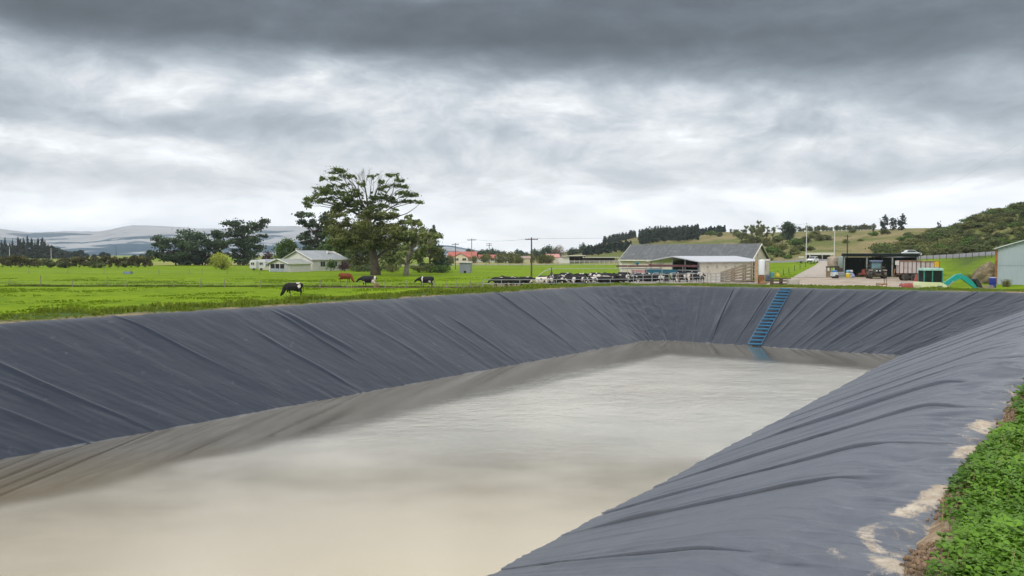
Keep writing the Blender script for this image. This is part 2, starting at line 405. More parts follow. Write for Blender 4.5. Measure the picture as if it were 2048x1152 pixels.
# ------------------------------------------------------------------ liner
nS = len(rim)
ds = np.linalg.norm(np.roll(rim, -1, 0) - rim, axis=1); sm = np.concatenate([[0], np.cumsum(ds)[:-1]])
tan = np.roll(rim, -1, 0) - np.roll(rim, 1, 0); tan /= np.linalg.norm(tan, axis=1)[:, None]
outn = np.stack([tan[:, 1], -tan[:, 0]], -1)
rside = sstep(.6, 0, np.abs(SID - 0.))                        # right bank
lipw = .34 + .10 * (fbm(sm * .8, sm * 0, 2, 3) - .5) * 2
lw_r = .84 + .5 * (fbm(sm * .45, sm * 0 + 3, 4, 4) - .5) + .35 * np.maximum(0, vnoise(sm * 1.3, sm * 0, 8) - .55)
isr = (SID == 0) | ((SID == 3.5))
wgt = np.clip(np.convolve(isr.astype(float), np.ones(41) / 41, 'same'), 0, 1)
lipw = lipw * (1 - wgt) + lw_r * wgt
full = rim + (wat - rim) * (3.3 / 2.6); run = np.linalg.norm(full - rim, axis=1)
hl = np.concatenate([-(1 - np.linspace(0, 1, 26)), np.linspace(0, 1, 92)[1:]])      # -1..0 lip, 0..1 slope
nT = len(hl)
h = np.where(hl[None, :] < 0, hl[None, :] * lipw[:, None], hl[None, :] * run[:, None])
dirn = (full - rim) / run[:, None]
base2 = np.where((h < 0)[..., None], rim[:, None] - outn[:, None] * 0 + outn[:, None] * (-h)[..., None], rim[:, None] + dirn[:, None] * h[..., None])
slope = 3.3 / run
kk = .16 + .10 * wgt
z = -slope[:, None] * kk[:, None] * np.logaddexp(0, h / kk[:, None]) + .05
lx, ly = uv2xy(base2[..., 0], base2[..., 1])
edge = np.clip((-h - lipw[:, None] + .22) / .22, 0, 1)
P3 = np.stack([lx, ly, z], -1)
du = np.roll(P3, -1, 0) - np.roll(P3, 1, 0); dt = np.gradient(P3, axis=1)
nrm = np.cross(dt, du); nrm /= np.maximum(np.linalg.norm(nrm, axis=2), 1e-9)[..., None]
if nrm[..., 2].mean() < 0: nrm = -nrm
S = np.repeat(sm[:, None], nT, 1); T = np.clip(h / run[:, None], -.4, 1)
disp = np.zeros_like(S)
fr_ = random.Random(5)
def fold(s0, A, wd, kind, t0=-.3, t1=1.2, sk=0., wig=.1):
    global disp
    j = np.abs(sm - s0) < 4; 
    if not j.any(): return
    s_ = S[j]; t = T[j]
    wob = sk * t + wig * (fbm(t * 2.2 + s0, t * 0 + s0 * 1.7, 17, 3) - .5) * 2
    d = s_ - s0 - wob
    env = (1 - .65 * sstep(.5, .78, t)) * sstep(t0 - .06, t0 + .12, t) * (1 - sstep(t1 - .2, t1 + .06, t)) * (.65 + .7 * (fbm(t * 3 + s0 * 3, t * 0, 23, 2)))
    if kind == 'flap':
        f = np.where(d > 0, np.exp(-np.maximum(d, 0) / wd), np.exp(-(d / .009) ** 2)) - 2.3 * np.exp(-((d + .020) / .011) ** 2)
    else:
        f = np.exp(-(d / wd) ** 2)
    disp[j] += A * env * f
sR = sm[SID == 0]; uR = rim[SID == 0][:, 0]
def sr(u): return float(np.interp(u, uR, sR))
iL = SID == 2; uL = rim[iL][:, 0][::-1]; sL = sm[iL][::-1]
def sl(u): return float(np.interp(u, uL, sL))
iF = SID == 1; vF = rim[iF][:, 1]; sF = sm[iF]
def sf(v): return float(np.interp(v, vF, sF))
for u in SEAM_R: fold(sr(u), .040, .9, 'flap', fr_.uniform(-.06, .10), fr_.choice([1.3, 1.3, .9]), fr_.uniform(-.08, .08), .05)
for i in range(170): fold(sr(2 + 42 * fr_.random() ** 1.3), fr_.uniform(.006, .026), fr_.uniform(.03, .10), 'ridge', fr_.uniform(-.2, .35), fr_.uniform(.5, 1.25), fr_.uniform(-.4, .4), .10)
for u in SEAM_L: fold(sl(u), .042, .8, 'flap', .02, 1.3, -.15, .04)
for i in range(17): fold(sl(fr_.uniform(3, 40)), fr_.uniform(.015, .055), fr_.uniform(.07, .16), 'ridge', fr_.uniform(-.1, .35), fr_.uniform(.45, 1.25), fr_.uniform(-.6, .3), .14)
for v in SEAM_F: fold(sf(v), .036, .6, 'flap', .0, 1.3, fr_.uniform(-.12, .12), .05)
for i in range(22): fold(sf(fr_.uniform(4, 22)), fr_.uniform(.012, .05), fr_.uniform(.07, .16), 'ridge', fr_.uniform(-.2, .3), fr_.uniform(.45, 1.2), fr_.uniform(-.8, .8), .2)
cwm = np.clip(np.convolve(CW, np.ones(61) / 61, 'same'), 0, 1)[:, None]
nearc = np.zeros(nS)
for c in np.where(CW > .98)[0]: nearc = np.maximum(nearc, np.exp(-((sm - sm[c]) / 3.4) ** 2))
nearc = nearc[:, None]
crm = np.abs(fbm(S * 1.7 + T * 3.1, T * 7 - S * .6, 51, 4) - .5) * 2
disp += -nearc * crm * .075 * sstep(-.05, .15, T)
cr2 = np.abs(fbm(S * 1.3, T * 11 + S * .5, 61, 4) - .5) * 2
disp -= cr2 * .07 * sstep(.55, .95, T) * sstep(.45, .7, fbm(S * .16, T * 0, 71, 2)) 
disp += (fbm(S * 1.1, T * 2.5, 81, 4) - .5) * (.04 - .02 * wgt[:, None]) + (fbm(S * 4.5, T * 6, 83, 3) - .5) * .009
lipn = sstep(.14, -.04, T) * wgt[:, None]
disp += lipn * ((fbm(S * .9, T * 5, 91, 4) - .5) * .24 - (np.abs(fbm(S * 2.0, T * 5, 93, 3) - .5)) * .30)
disp -= lipn * (np.abs(vnoise(S * 3.1 + T * 6, T * 4, 95) - .5) * .13 + np.abs(vnoise(S * 7.3 - T * 9, T * 9, 97) - .5) * .06)
slp = wgt[:, None] * sstep(.0, .2, T)
disp += slp * ((vnoise(S * 9 + T * 2, T * 1.2, 98) - .5) * .016 + (vnoise(S * 3.3 - T, T * .9, 99) - .5) * .03)
P3 = P3 + nrm * disp[..., None]
P3[..., 2] -= edge ** 2 * .09
lip_a = sstep(.12, -.10, T) * wgt[:, None]
m, nt, b = newmat('pond_liner_sheet')
P = nt.pos()
d1 = nt.noise(P, .55, 6, .65); d2 = nt.noise(P, 9, 5, .7); d3 = nt.noise(P, 2.3, 6, .7)
c = nt.mix(nt.mrange(d1, .33, .68), (.012, .019, .034, 1), (.023, .029, .043, 1))
c = nt.mix(nt.mrange(d3, .62, .8, 0, .55), c, (.16, .16, .165, 1))
c = nt.mix(nt.mrange(d2, .70, .82, 0, .35), c, (.24, .23, .22, 1))
ST = nt.node('ShaderNodeCombineXYZ'); nt.put(ST.inputs[0], nt.attr('along')); nt.put(ST.inputs[1], nt.attr('down'))
k1 = nt.noise(nt.scale(ST.outputs[0], (2.2, .25, 1)), 1.6, 7, .68); k2 = nt.noise(nt.scale(ST.outputs[0], (12., .45, 1)), 1.5, 6, .72)
c = nt.mix(nt.mrange(k1, .50, .74, 0, .4), c, (.095, .098, .108, 1)); c = nt.mix(nt.m('MULTIPLY', nt.attr('rightb'), .8), c, (.125, .137, .166, 1)); c = nt.mix(nt.m('MULTIPLY', nt.attr('rightb'), nt.mrange(k2, .50, .70, 0, .75)), c, (.105, .110, .122, 1)); c = nt.mix(nt.m('MULTIPLY', nt.attr('rightb'), nt.mrange(k2, .47, .30, 0, .75)), c, (.035, .042, .058, 1))  # right bank lightened: dust, and grazing sky sheen put into the colour; then streaks
lipf = nt.attr('lip')
dust = nt.m('MULTIPLY', lipf, nt.mrange(nt.noise(P, 1.8, 8, .72), .44, .7, 0, .55))
c = nt.mix(dust, c, (.17, .18, .20, 1))
k3 = nt.noise(nt.scale(ST.outputs[0], (9., 1.6, 1)), 1.3, 6, .7, dist=.6)
c = nt.mix(nt.m('MULTIPLY', lipf, nt.mrange(k3, .60, .74, 0, .8)), c, (.36, .35, .33, 1))
sandn = nt.noise(nt.scale(P, (1.1, .8, 1)), 4.2, 10, .78, dist=.4)
sand = nt.m('MULTIPLY', nt.mrange(lipf, .1, .55), nt.mrange(nt.m('ADD', sandn, nt.m('ADD', nt.m('MULTIPLY', nt.attr('edge'), .24), nt.m('MULTIPLY', nt.attr('sandm'), .22))), .70, .80, 0, .92), clamp=True)
sc_ = nt.mix(nt.mrange(d2, .35, .7), (.36, .28, .20, 1), (.60, .53, .43, 1))
c = nt.mix(sand, c, sc_)
tide = nt.mrange(nt.m('ADD', nt.attr('tide'), nt.m('MULTIPLY', d3, .3)), 0.75, 1.15, 0, .5)
c = nt.mix(tide, c, (.30, .30, .30, 1))
nt.put(b.inputs['Base Color'], c)
nt.put(b.inputs['Roughness'], nt.m('ADD', nt.m('SUBTRACT', nt.mrange(d1, .3, .7, 0.40, .54), nt.m('MULTIPLY', lipf, .10)), nt.m('MULTIPLY', sand, .4), clamp=True))
b.inputs['Specular IOR Level'].default_value = .25
bb = nt.m('ADD', nt.noise(nt.scale(P, (1, 1, 1.6)), 3.2, 7, .6), nt.m('MULTIPLY', nt.m('MULTIPLY', k2, nt.attr('rightb')), .8))
nt.put(b.inputs['Normal'], nt.bump(bb, .42, .03, nt.bump(d2, .12, .004)))
tidea = np.exp(-((P3[..., 2] - (ZW + .015)) / .02) ** 2)
edg = sstep(.75, 0, (lipw[:, None] + h))
sandm = np.zeros_like(S)
for L_ in ([(1728, 1030), (1738, 1085), (1790, 1148)], [(1885, 985), (1835, 1005), (1790, 1012)], [(1950, 890), (1905, 905)], [(1660, 1085), (1690, 1120)], [(1975, 842), (1935, 850)]):
    q = [gp(*p_) for p_ in L_]
    for a_, b_ in zip(q, q[1:]):
        for t_ in np.linspace(0, 1, 12): cc = a_.lerp(b_, t_); sandm = np.maximum(sandm, np.exp(-((P3[..., 0] - cc.x) ** 2 + (P3[..., 1] - cc.y) ** 2) / .10 ** 2))
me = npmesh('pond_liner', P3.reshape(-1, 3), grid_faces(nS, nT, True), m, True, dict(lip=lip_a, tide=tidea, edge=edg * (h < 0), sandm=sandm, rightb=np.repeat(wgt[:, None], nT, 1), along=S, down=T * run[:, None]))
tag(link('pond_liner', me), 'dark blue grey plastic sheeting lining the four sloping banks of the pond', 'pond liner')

# ------------------------------------------------------------------ water
m, nt, b = newmat('muddy_water')
P = nt.pos()
w1 = nt.noise(nt.scale(P, (1., 1.5, 1)), 1.7, 5, .6); w2 = nt.noise(nt.scale(P, (1, 1.5, 1)), 9.0, 3, .6)
gust = nt.mrange(nt.noise(P, .10, 3, .5), .40, .62)
farr = nt.node('ShaderNodeSeparateXYZ'); nt.put(farr.inputs[0], P)
gf = nt.m('MULTIPLY', nt.mrange(farr.outputs[1], 16, 27, .03, 1., True), nt.mrange(gust, 0, 1, .55, 1))
vv_ = nt.m('ADD', nt.m('MULTIPLY', farr.outputs[0], -AU[1]), nt.m('MULTIPLY', farr.outputs[1], AU[0])); uu_ = nt.m('ADD', nt.m('MULTIPLY', farr.outputs[0], AU[0]), nt.m('MULTIPLY', farr.outputs[1], AU[1]))
wob_ = nt.m('MULTIPLY', nt.m('SUBTRACT', nt.noise(P, .35, 3, .5), .5), 1.2)
calm = nt.m('MAXIMUM', nt.mrange(nt.m('ADD', vv_, wob_), 15.7, 17.0, 0, 1, True), nt.mrange(nt.m('ADD', uu_, wob_), 32.5, 35.5, 0, 1, True))   # sheltered water under the left and far banks; the middle is finely ruffled by wind
gf = nt.m('MULTIPLY', gf, nt.mrange(calm, 0, 1, 1., .10))
hgt = nt.m('MULTIPLY', nt.m('ADD', w1, nt.m('MULTIPLY', w2, .45)), gf)
murk = nt.mix(nt.mrange(nt.noise(P, .16, 4, .6), .35, .65), (.20, .13, .028, 1), (.25, .17, .048, 1))
m.node_tree.nodes.remove(b)
nrm_ = nt.bump(hgt, 1.0, .04)
df = nt.node('ShaderNodeBsdfDiffuse'); nt.put(df.inputs[0], murk)
gl = nt.node('ShaderNodeBsdfGlossy'); gl.inputs['Color'].default_value = (1, .97, .90, 1); 
nt.put(gl.inputs['Roughness'], nt.m('ADD', nt.mrange(calm, 0, 1, nt.mrange(nt.noise(nt.scale(P, (.9, 1.3, 1)), .22, 4, .6), .36, .62, .165, .235), .02), 0.)); nt.put(gl.inputs['Normal'], nrm_)
fr = nt.node('ShaderNodeFresnel'); fr.inputs[0].default_value = 1.33; nt.put(fr.inputs[1], nrm_)
mx = nt.node('ShaderNodeMixShader'); nt.put(mx.inputs[0], nt.m('MINIMUM', nt.m('MULTIPLY', fr.outputs[0], 3.2), .88)); nt.l.new(df.outputs[0], mx.inputs[1]); nt.l.new(gl.outputs[0], mx.inputs[2]); nt.l.new(mx.outputs[0], m.node_tree.nodes['Material Output'].inputs['Surface'])
wa = MB(); ox, oy = uv2xy(18, 13.5)
wp = [uv2xy(*p) for p in ((-9, 5.5), (41.5, 5.5), (41.5, 21.5), (-9, 21.5))]
wa.prism([p for p in wp], -3.3, ZW, 'XY')
tag(wa.build('water', m), kind='structure')
# ------------------------------------------------------------------ foliage toolkit
def leafmat(name, dark, lite, rough=.65, hue=.0):
    m, nt, b = newmat(name)
    t = nt.attr('tint'); r = nt.node('ShaderNodeObjectInfo').outputs['Random']
    c = nt.mix(t, (*[k * 1.35 for k in dark], 1), (*[k * 1.85 for k in lite], 1))
    c = nt.mix(nt.m('MULTIPLY', r, .35), c, tuple(k * .6 + .03 * (i == 0) for i, k in enumerate(lite)) + (1,))
    nt.put(b.inputs['Base Color'], c); b.inputs['Roughness'].default_value = rough; b.inputs['Specular IOR Level'].default_value = .2
    tr = nt.node('ShaderNodeBsdfTranslucent'); nt.put(tr.inputs[0], c)
    mx = nt.node('ShaderNodeMixShader'); mx.inputs[0].default_value = .25
    nt.l.new(b.outputs[0], mx.inputs[1]); nt.l.new(tr.outputs[0], mx.inputs[2]); nt.l.new(mx.outputs[0], m.node_tree.nodes['Material Output'].inputs['Surface'])
    return m
LM = dict(
    gum=leafmat('gum_leaves', (.024, .046, .012), (.105, .140, .034)),
    gumlow=leafmat('gum_lower_leaves', (.028, .044, .012), (.130, .142, .045)),
    grey=leafmat('grey_green_leaves', (.036, .056, .016), (.150, .175, .058)),
    macro=leafmat('cypress_leaves', (.010, .024, .014), (.050, .082, .036)),
    pine=leafmat('pine_needles', (.006, .018, .014), (.026, .050, .032)),
    green=leafmat('broad_green_leaves', (.020, .050, .010), (.075, .130, .024)),
    yellow=leafmat('yellow_green_leaves', (.14, .17, .02), (.32, .34, .05)),
    scrub=leafmat('scrub_leaves', (.022, .038, .012), (.100, .120, .038)),
    olive=leafmat('olive_scrub_leaves', (.040, .054, .016), (.130, .140, .042)),
    hedge=leafmat('hedge_leaves', (.030, .034, .014), (.110, .105, .036)),
    purple=leafmat('plum_leaves', (.020, .012, .014), (.075, .045, .045)),
    bare=leafmat('bare_twigs', (.10, .08, .06), (.22, .18, .14)))
BARK = mat('bark', (.13, .10, .075), .9, .4, 4, bump=.5)
BARKD = mat('dark_bark', (.05, .04, .032), .9, .4, 4, bump=.5)
BARKG = mat('pale_grey_bark', (.26, .23, .20), .9, .35, 3, bump=.4)
def leaves(pads, n, size, seed, flat=.35, shell=.55):
    """pads: rows cx,cy,cz,rx,ry,rz,(weight); little bent leaf clumps spread through each pad"""
    g = np.random.default_rng(seed); pads = np.asarray(pads, float)
    wt = pads[:, 6] if pads.shape[1] > 6 else (pads[:, 3] * pads[:, 4] * pads[:, 5]) ** .67
    k = g.choice(len(pads), n, p=wt / wt.sum())
    d = g.normal(size=(n, 3)); d /= np.linalg.norm(d, axis=1)[:, None]
    rr = shell + (1 - shell) * g.random(n); rr = np.where(g.random(n) < .3, g.random(n) ** .5 * rr, rr)
    rr = np.where(g.random(n) < .14, rr * 1.5, rr)
    lump = 1 + .35 * (g.random((len(pads), 1))[k][:, 0] - .5)
    p = pads[k, :3] + d * pads[k, 3:6] * (rr * lump)[:, None]
    nn = d * (1 - flat) + g.normal(size=(n, 3)) * .55; nn[:, 2] += flat; nn /= np.linalg.norm(nn, axis=1)[:, None]
    a = np.cross(nn, g.normal(size=(n, 3))); a /= np.linalg.norm(a, axis=1)[:, None]; b = np.cross(nn, a)
    s = size * (.55 + .9 * g.random(n))[:, None]; as_ = (.55 + .5 * g.random(n))[:, None]
    V = np.stack([p + a * s, p + b * s * as_ * .8 - nn * s * .12, p - a * s * .9, p - b * s * as_ - nn * s * .1], 1).reshape(-1, 3)
    ti = np.clip(g.random(len(pads))[k] * .55 + g.random(n) * .45, 0, 1)
    return V, np.arange(4 * n).reshape(n, 4), np.repeat(ti, 4)
def crown_mesh(name, m, pads, n, size, seed, flat=.35, shell=.55):
    V, Fq, t = leaves(pads, n, size, seed, flat, shell); return npmesh(name, V, Fq, m, False, dict(tint=t))
def limb(mb, a, b, r0, r1, sag=.12, seed=0, n=5, k=5):
    g = random.Random(seed); a = Vector(a); b = Vector(b); L = (b - a).length; pts = []
    off = Vector((g.uniform(-1, 1), g.uniform(-1, 1), g.uniform(.0, .6))) * L * sag
    for i in range(k + 1):
        t = i / k; pts.append(a.lerp(b, t) + off * math.sin(t * math.pi) + Vector((g.uniform(-1, 1), g.uniform(-1, 1), g.uniform(-1, 1))) * L * .02 * (0 < i < k))
    mb.path(pts, [r0 + (r1 - r0) * (i / k) ** .8 for i in range(k + 1)], n); return pts
def tree(name, label, cat, loc, pads, m, n, size, trunk, bark=None, seed=0, group=None, flat=.35, shell=.55, limbs=True, lr=.25, rz=0):
    """trunk: points with radii [(x,y,z,r)...]; limbs run from the trunk to the pads"""
    t = thing(name, label, cat, loc, rz, group)
    mb = MB(); mb.path([p[:3] for p in trunk], [p[3] for p in trunk], 9)
    if limbs:
        for i, p in enumerate(pads):
            zt = max(trunk[0][2] + .25 * (trunk[-1][2] - trunk[0][2]), min(trunk[-1][2], p[2] - .6 * math.hypot(p[0] - trunk[-1][0], p[1] - trunk[-1][1]) - .3))
            for j in range(len(trunk) - 1):
                if trunk[j][2] <= zt <= trunk[j + 1][2] or j == len(trunk) - 2:
                    q = (zt - trunk[j][2]) / max(1e-6, trunk[j + 1][2] - trunk[j][2]); q = min(1, max(0, q))
                    s0 = [trunk[j][c] + (trunk[j + 1][c] - trunk[j][c]) * q for c in range(4)]; break
            limb(mb, s0[:3], (p[0], p[1], p[2] - p[5] * .3), min(s0[3] * .8, lr), .02 + lr * .08, .1, seed + i)
    mb.build('trunk', bark or BARK, t, True)
    link('crown', crown_mesh('crown', m, pads, n, size, seed, flat, shell), t); return t
def auto_pads(kind, h, wd, seed):
    g = random.Random(seed); P = []
    if kind == 'round':
        for i in range(34):
            a = g.uniform(0, 6.28); e = g.uniform(-.95, 1) ; r = math.sqrt(max(.02, 1 - min(.98, e * e))) * g.uniform(.45, 1)
            s = g.uniform(.16, .28) * wd
            P.append((math.cos(a) * r * wd * .36, math.sin(a) * r * wd * .36, h * (.52 + .39 * e), s, s, s * .75))
    elif kind == 'bush':
        for i in range(14):
            a = g.uniform(0, 6.28); r = g.random() ** .6; s = g.uniform(.18, .3) * wd
            P.append((math.cos(a) * r * wd * .34, math.sin(a) * r * wd * .34, h * (.2 + .58 * g.random() * (1.1 - .6 * r)), s, s, h * g.uniform(.16, .26)))
    elif kind == 'conifer':
        nl = 15
        for i in range(nl):
            f = i / (nl - 1); z = h * (.10 + .86 * f); rr = wd * .5 * (1 - f) ** .75 * g.uniform(.75, 1.1) + .02 * wd
            for k in range(4 if f < .7 else 2):
                a = g.uniform(0, 6.28); P.append((math.cos(a) * rr * .6, math.sin(a) * rr * .6, z, rr * .6 + .1, rr * .6 + .1, h * .035))
        P.append((0, 0, h * .97, wd * .05, wd * .05, h * .05))
    elif kind == 'macro':
        for i in range(64):
            a = g.uniform(0, 6.28); f = g.random(); pr = .62 + .38 * math.sin(min(1, f / .55) * 1.57) - .30 * max(0, f - .6)
            r = wd * .5 * pr * g.random() ** .45 * (1.1 if g.random() < .25 else .92)
            z = h * (.07 + .88 * f * g.uniform(.85, 1.04)); s = wd * g.uniform(.075, .15)
            P.append((math.cos(a) * r, math.sin(a) * r, z, s * 1.15, s * 1.15, s * .5))
    elif kind == 'gum':
        for i in range(22):
            a = g.uniform(0, 6.28); f = g.random(); r = wd * .42 * g.random() ** .5 * (1.1 - .5 * abs(f - .4))
            s = wd * g.uniform(.12, .2); P.append((math.cos(a) * r, math.sin(a) * r, h * (.34 + .62 * f), s, s, s * .8))
    elif kind == 'hedge':
        for i in range(16):
            P.append((wd * g.uniform(-.5, .5), g.uniform(-.8, .8), h * g.uniform(.28, .88), wd * g.uniform(.09, .17), .8, h * .17))
    return P
PARK = (0, -500, -60)
def auto_tree(name, label, cat, loc, kind, h, wd, m, n, size, seed, bark=None, group=None, trunkr=None, flat=.35):
    r = trunkr or h * .022; th = {'conifer': .95, 'bush': .35, 'macro': .55, 'round': .6, 'gum': .75, 'hedge': .6}[kind] * h
    g = random.Random(seed)
    tk = [(0, 0, -.3, r * 1.3), (g.uniform(-.02, .02) * h, 0, th * .4, r), (g.uniform(-.03, .03) * h, g.uniform(-.02, .02) * h, th, r * .35)]
    return tree(name, label, cat, loc, auto_pads(kind, h, wd, seed), m, n, size, tk, bark, seed, group, flat, limbs=kind not in ('conifer',), lr=r * .6)

# ------------------------------------------------------------------ hills and mountains
HX = [1040, 1100, 1130, 1160, 1205, 1240, 1270, 1330, 1400, 1450, 1500, 1600, 1720, 1800, 1900, 2050, 2400]
HY = [509, 508, 504, 498, 488, 481, 474, 473, 470, 464, 467, 463, 460, 457, 456, 452, 440]
BX = [1660, 1720, 1780, 1830, 1890, 1925, 1960, 2000, 2048, 2200, 2500]; BY = [512, 505, 493, 479, 466, 456, 439, 428, 418, 384, 340]
def hill(px, d):
    px = np.asarray(px, float); d = np.asarray(d, float); a = (px - CX) / F
    foot = road_d(a) + 14; zf = road_z(a) - .6
    dr = np.interp(px, [1040, 1200, 1500, 1800, 2400], [900, 850, 720, 560, 520])
    zr = EYE + (HOR - np.interp(px, HX, HY)) / F * dr
    t = np.clip((d - foot) / (dr - foot), 0, 1); t = t ** 1.25 * (1.6 - .6 * t)
    n1 = (fbm(px / 60, d / 55, 7, 4) - .5) * 7 * t * (1 - t) * 3 * sstep(1180, 1400, px)
    z1 = zf + (zr - zf) * t + n1 - np.maximum(0, d - dr) * .05
    db = 345.; zb = EYE + (HOR - np.interp(px, BX, BY)) / F * db
    tb = sstep(0, 1, (d - foot - 4) / (db - foot - 4)); z2 = zf + (zb - zf) * tb + (fbm(px / 40, d / 30, 13, 3) - .5) * 4 * tb * (1 - tb) * 4 - np.maximum(0, d - db) * .12
    z2 = np.where(px > 1655, z2, zf - 3)
    return np.maximum(z1, z2)
def hspot(px, d):
    return Vector(((px - CX) / F * d, d, float(hill(px, d))))
pxs = np.concatenate([np.linspace(1040, 2300, 316), np.linspace(2320, 4600, 60)]); dds = np.concatenate([np.linspace(0, 1, 60) ** 1.5])
PXg, Tg = np.meshgrid(pxs, dds, indexing='ij')
D0 = road_d((PXg - CX) / F) + 12; Dg = D0 + (1150 - D0) * Tg
Zg = hill(PXg, Dg); Zg[:, 0] -= 2.5
HXg = (PXg - CX) / F * Dg
m, nt, b = newmat('hill_pasture'); P = nt.pos()
q1 = nt.noise(nt.scale(P, (1, .6, 2.)), .03, 6, .65); q2 = nt.noise(P, .16, 6, .7); q3 = nt.noise(P, .8, 4, .7)
c = nt.mix(nt.mrange(q1, .42, .58), (.125, .155, .030, 1), (.30, .235, .11, 1))
c = nt.mix(nt.mrange(q2, .5, .68, 0, .8), c, (.17, .125, .06, 1)); c = nt.mix(nt.mrange(q2, .46, .34, 0, .85), c, (.055, .08, .022, 1))
c = nt.mix(nt.mrange(q3, .3, .7, 0, .4), c, (.08, .085, .03, 1))
nt.put(b.inputs['Base Color'], c); b.inputs['Roughness'].default_value = .9; b.inputs['Specular IOR Level'].default_value = .1
nt.put(b.inputs['Normal'], nt.bump(q2, .8, 1.2))
tag(link('hills', npmesh('hills', np.stack([HXg, Dg, Zg], -1).reshape(-1, 3), grid_faces(len(pxs), len(dds)), m, True)), kind='structure')
MX = [-900, -300, 0, 60, 130, 200, 240, 270, 330, 400, 480, 540, 590, 650, 760, 870, 905, 950, 1010, 1100]
MY = [455, 452, 457, 465, 462, 463, 455, 450, 452, 457, 457, 452, 452, 456, 470, 489, 491, 500, 507, 509]
pm = np.linspace(-900, 1090, 420); tm = np.linspace(0, 1, 90)
PM, TM = np.meshgrid(pm, tm, indexing='ij'); DM = 2300 + 3000 * TM
dr = 4700.
zr = EYE + (HOR - np.interp(PM, MX, MY)) / F * dr
prof = np.interp(TM, [0, .12, .35, .6, .8, 1], [0, .10, .33, .60, 1, .75])
ZM = -4 + (zr + 4) * prof * (1 + .22 * (fbm(PM / 55, TM * 6, 19, 5) - .5) * np.sin(np.clip(TM / .8, 0, 1) * math.pi) * 2.2) + (fbm(PM / 22, TM * 12, 29, 4) - .5) * 7 * prof
m, nt, b = newmat('mountain_land'); P = nt.pos()
q1 = nt.noise(nt.scale(P, (1, 1.0, 7)), .0022, 6, .55, dist=.5); q2 = nt.noise(nt.scale(P, (1, .6, 4)), .006, 5, .6)
sz = nt.node('ShaderNodeSeparateXYZ'); nt.put(sz.inputs[0], P)
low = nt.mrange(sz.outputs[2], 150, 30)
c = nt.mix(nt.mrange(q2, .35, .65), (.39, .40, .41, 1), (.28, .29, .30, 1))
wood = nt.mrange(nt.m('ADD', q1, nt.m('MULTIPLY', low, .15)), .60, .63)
c = nt.mix(wood, c, (.03, .075, .115, 1))  # bluish: distant haze put into the woodland colour
nt.put(b.inputs['Base Color'], c); b.inputs['Roughness'].default_value = 1; b.inputs['Specular IOR Level'].default_value = 0
tag(link('mountains', npmesh('mountains', np.stack([(PM - CX) / F * DM, DM, ZM], -1).reshape(-1, 3), grid_faces(len(pm), len(tm)), m, True)), kind='structure')

# ------------------------------------------------------------------ road, yard, driveway, track
def ribbon(name, left, right, m, dz, nsub=6, nw=6):
    """sheet between two ground lines, draped on the terrain"""
    vs = []; n = 0
    def resample(L):
        o = []
        for a, b in zip(L, L[1:]):
            for i in range(nsub): t = i / nsub; o.append((a[0] + (b[0] - a[0]) * t, a[1] + (b[1] - a[1]) * t))
        o.append(L[-1]); return o
    A, B = resample(left), resample(right)
    for a, b in zip(A, B):
        for j in range(nw + 1):
            t = j / nw; x = a[0] + (b[0] - a[0]) * t; y = a[1] + (b[1] - a[1]) * t; vs.append((x, y, HT(x, y) + dz))
    me = npmesh(name, vs, grid_faces(len(A), nw + 1), m, True); return tag(link(name, me), kind='structure')
ROADM = mat('road_chip', (.22, .22, .23), .85, .12, 1.5)
avs = np.concatenate([np.linspace(-.30, .14, 30), np.linspace(.15, 1.2, 70)])
rl = [(a * road_d(a) * 1.0, road_d(a) - 3.6) for a in avs]; rr_ = [(a * (road_d(a) + 3.6), road_d(a) + 3.6) for a in avs]
vs = []
for (x0, y0), (x1, y1), a in zip(rl, rr_, avs):
    zc = float(road_z(a)) + .12 + .25 * float(sstep(.2, .4, a)) 
    x0 = a * y0
    for t in (0, .04, .5, .96, 1): vs.append((x0 + (x1 - x0) * t, y0 + (y1 - y0) * t, zc - (.9 if t in (0, 1) else 0)))
tag(link('road', npmesh('road', vs, grid_faces(len(avs), 5), ROADM)), kind='structure')
def w_(px, d): return ((px - CX) / F * d, d)
m, nt, b = newmat('yard_dirt'); P = nt.pos()
q1 = nt.noise(P, .35, 6, .65); q2 = nt.noise(P, 3.5, 6, .75)
c = nt.mix(nt.mrange(q1, .35, .65), (.27, .21, .155, 1), (.42, .35, .275, 1)); c = nt.mix(nt.mrange(q2, .55, .75, 0, .5), c, (.20, .13, .09, 1))
nt.put(b.inputs['Base Color'], c); b.inputs['Roughness'].default_value = .95; nt.put(b.inputs['Normal'], nt.bump(q2, .5, .05)); DIRT = m
ribbon('dirt_yard', [w_(1520, 66), w_(1522, 84), w_(1528, 96), w_(1545, 110), w_(1585, 126)], [w_(1870, 66), w_(1868, 84), w_(1865, 96), w_(1860, 112), w_(1860, 128)], DIRT, .05, 8, 24)
ribbon('driveway', [w_(1585, 126), w_(1596, 140), w_(1612, 160), w_(1632, 186), w_(1638, 207)], [w_(1672, 126), w_(1662, 140), w_(1660, 160), w_(1660, 186), w_(1662, 207)], mat('driveway_gravel', (.38, .33, .28), .95, .18, .8, bump=.2), .09, 8, 8)
ribbon('mud_track', [w_(615, 98.2), w_(700, 98), w_(800, 98.2), w_(900, 98.5), w_(1000, 97.5)], [w_(615, 99.0), w_(700, 99.4), w_(800, 100), w_(900, 101.5), w_(1000, 104)], mat('track_mud', (.17, .115, .085), .95, .3, 1.5, bump=.4), .05, 10, 4)
ribbon('concrete_apron', [w_(1246, 103.4), w_(1400, 103.4), w_(1512, 104.5)], [w_(1246, 124), w_(1400, 124), w_(1500, 124)], mat('worn_concrete', (.36, .32, .28), .9, .2, 1.2), .10, 8, 8)

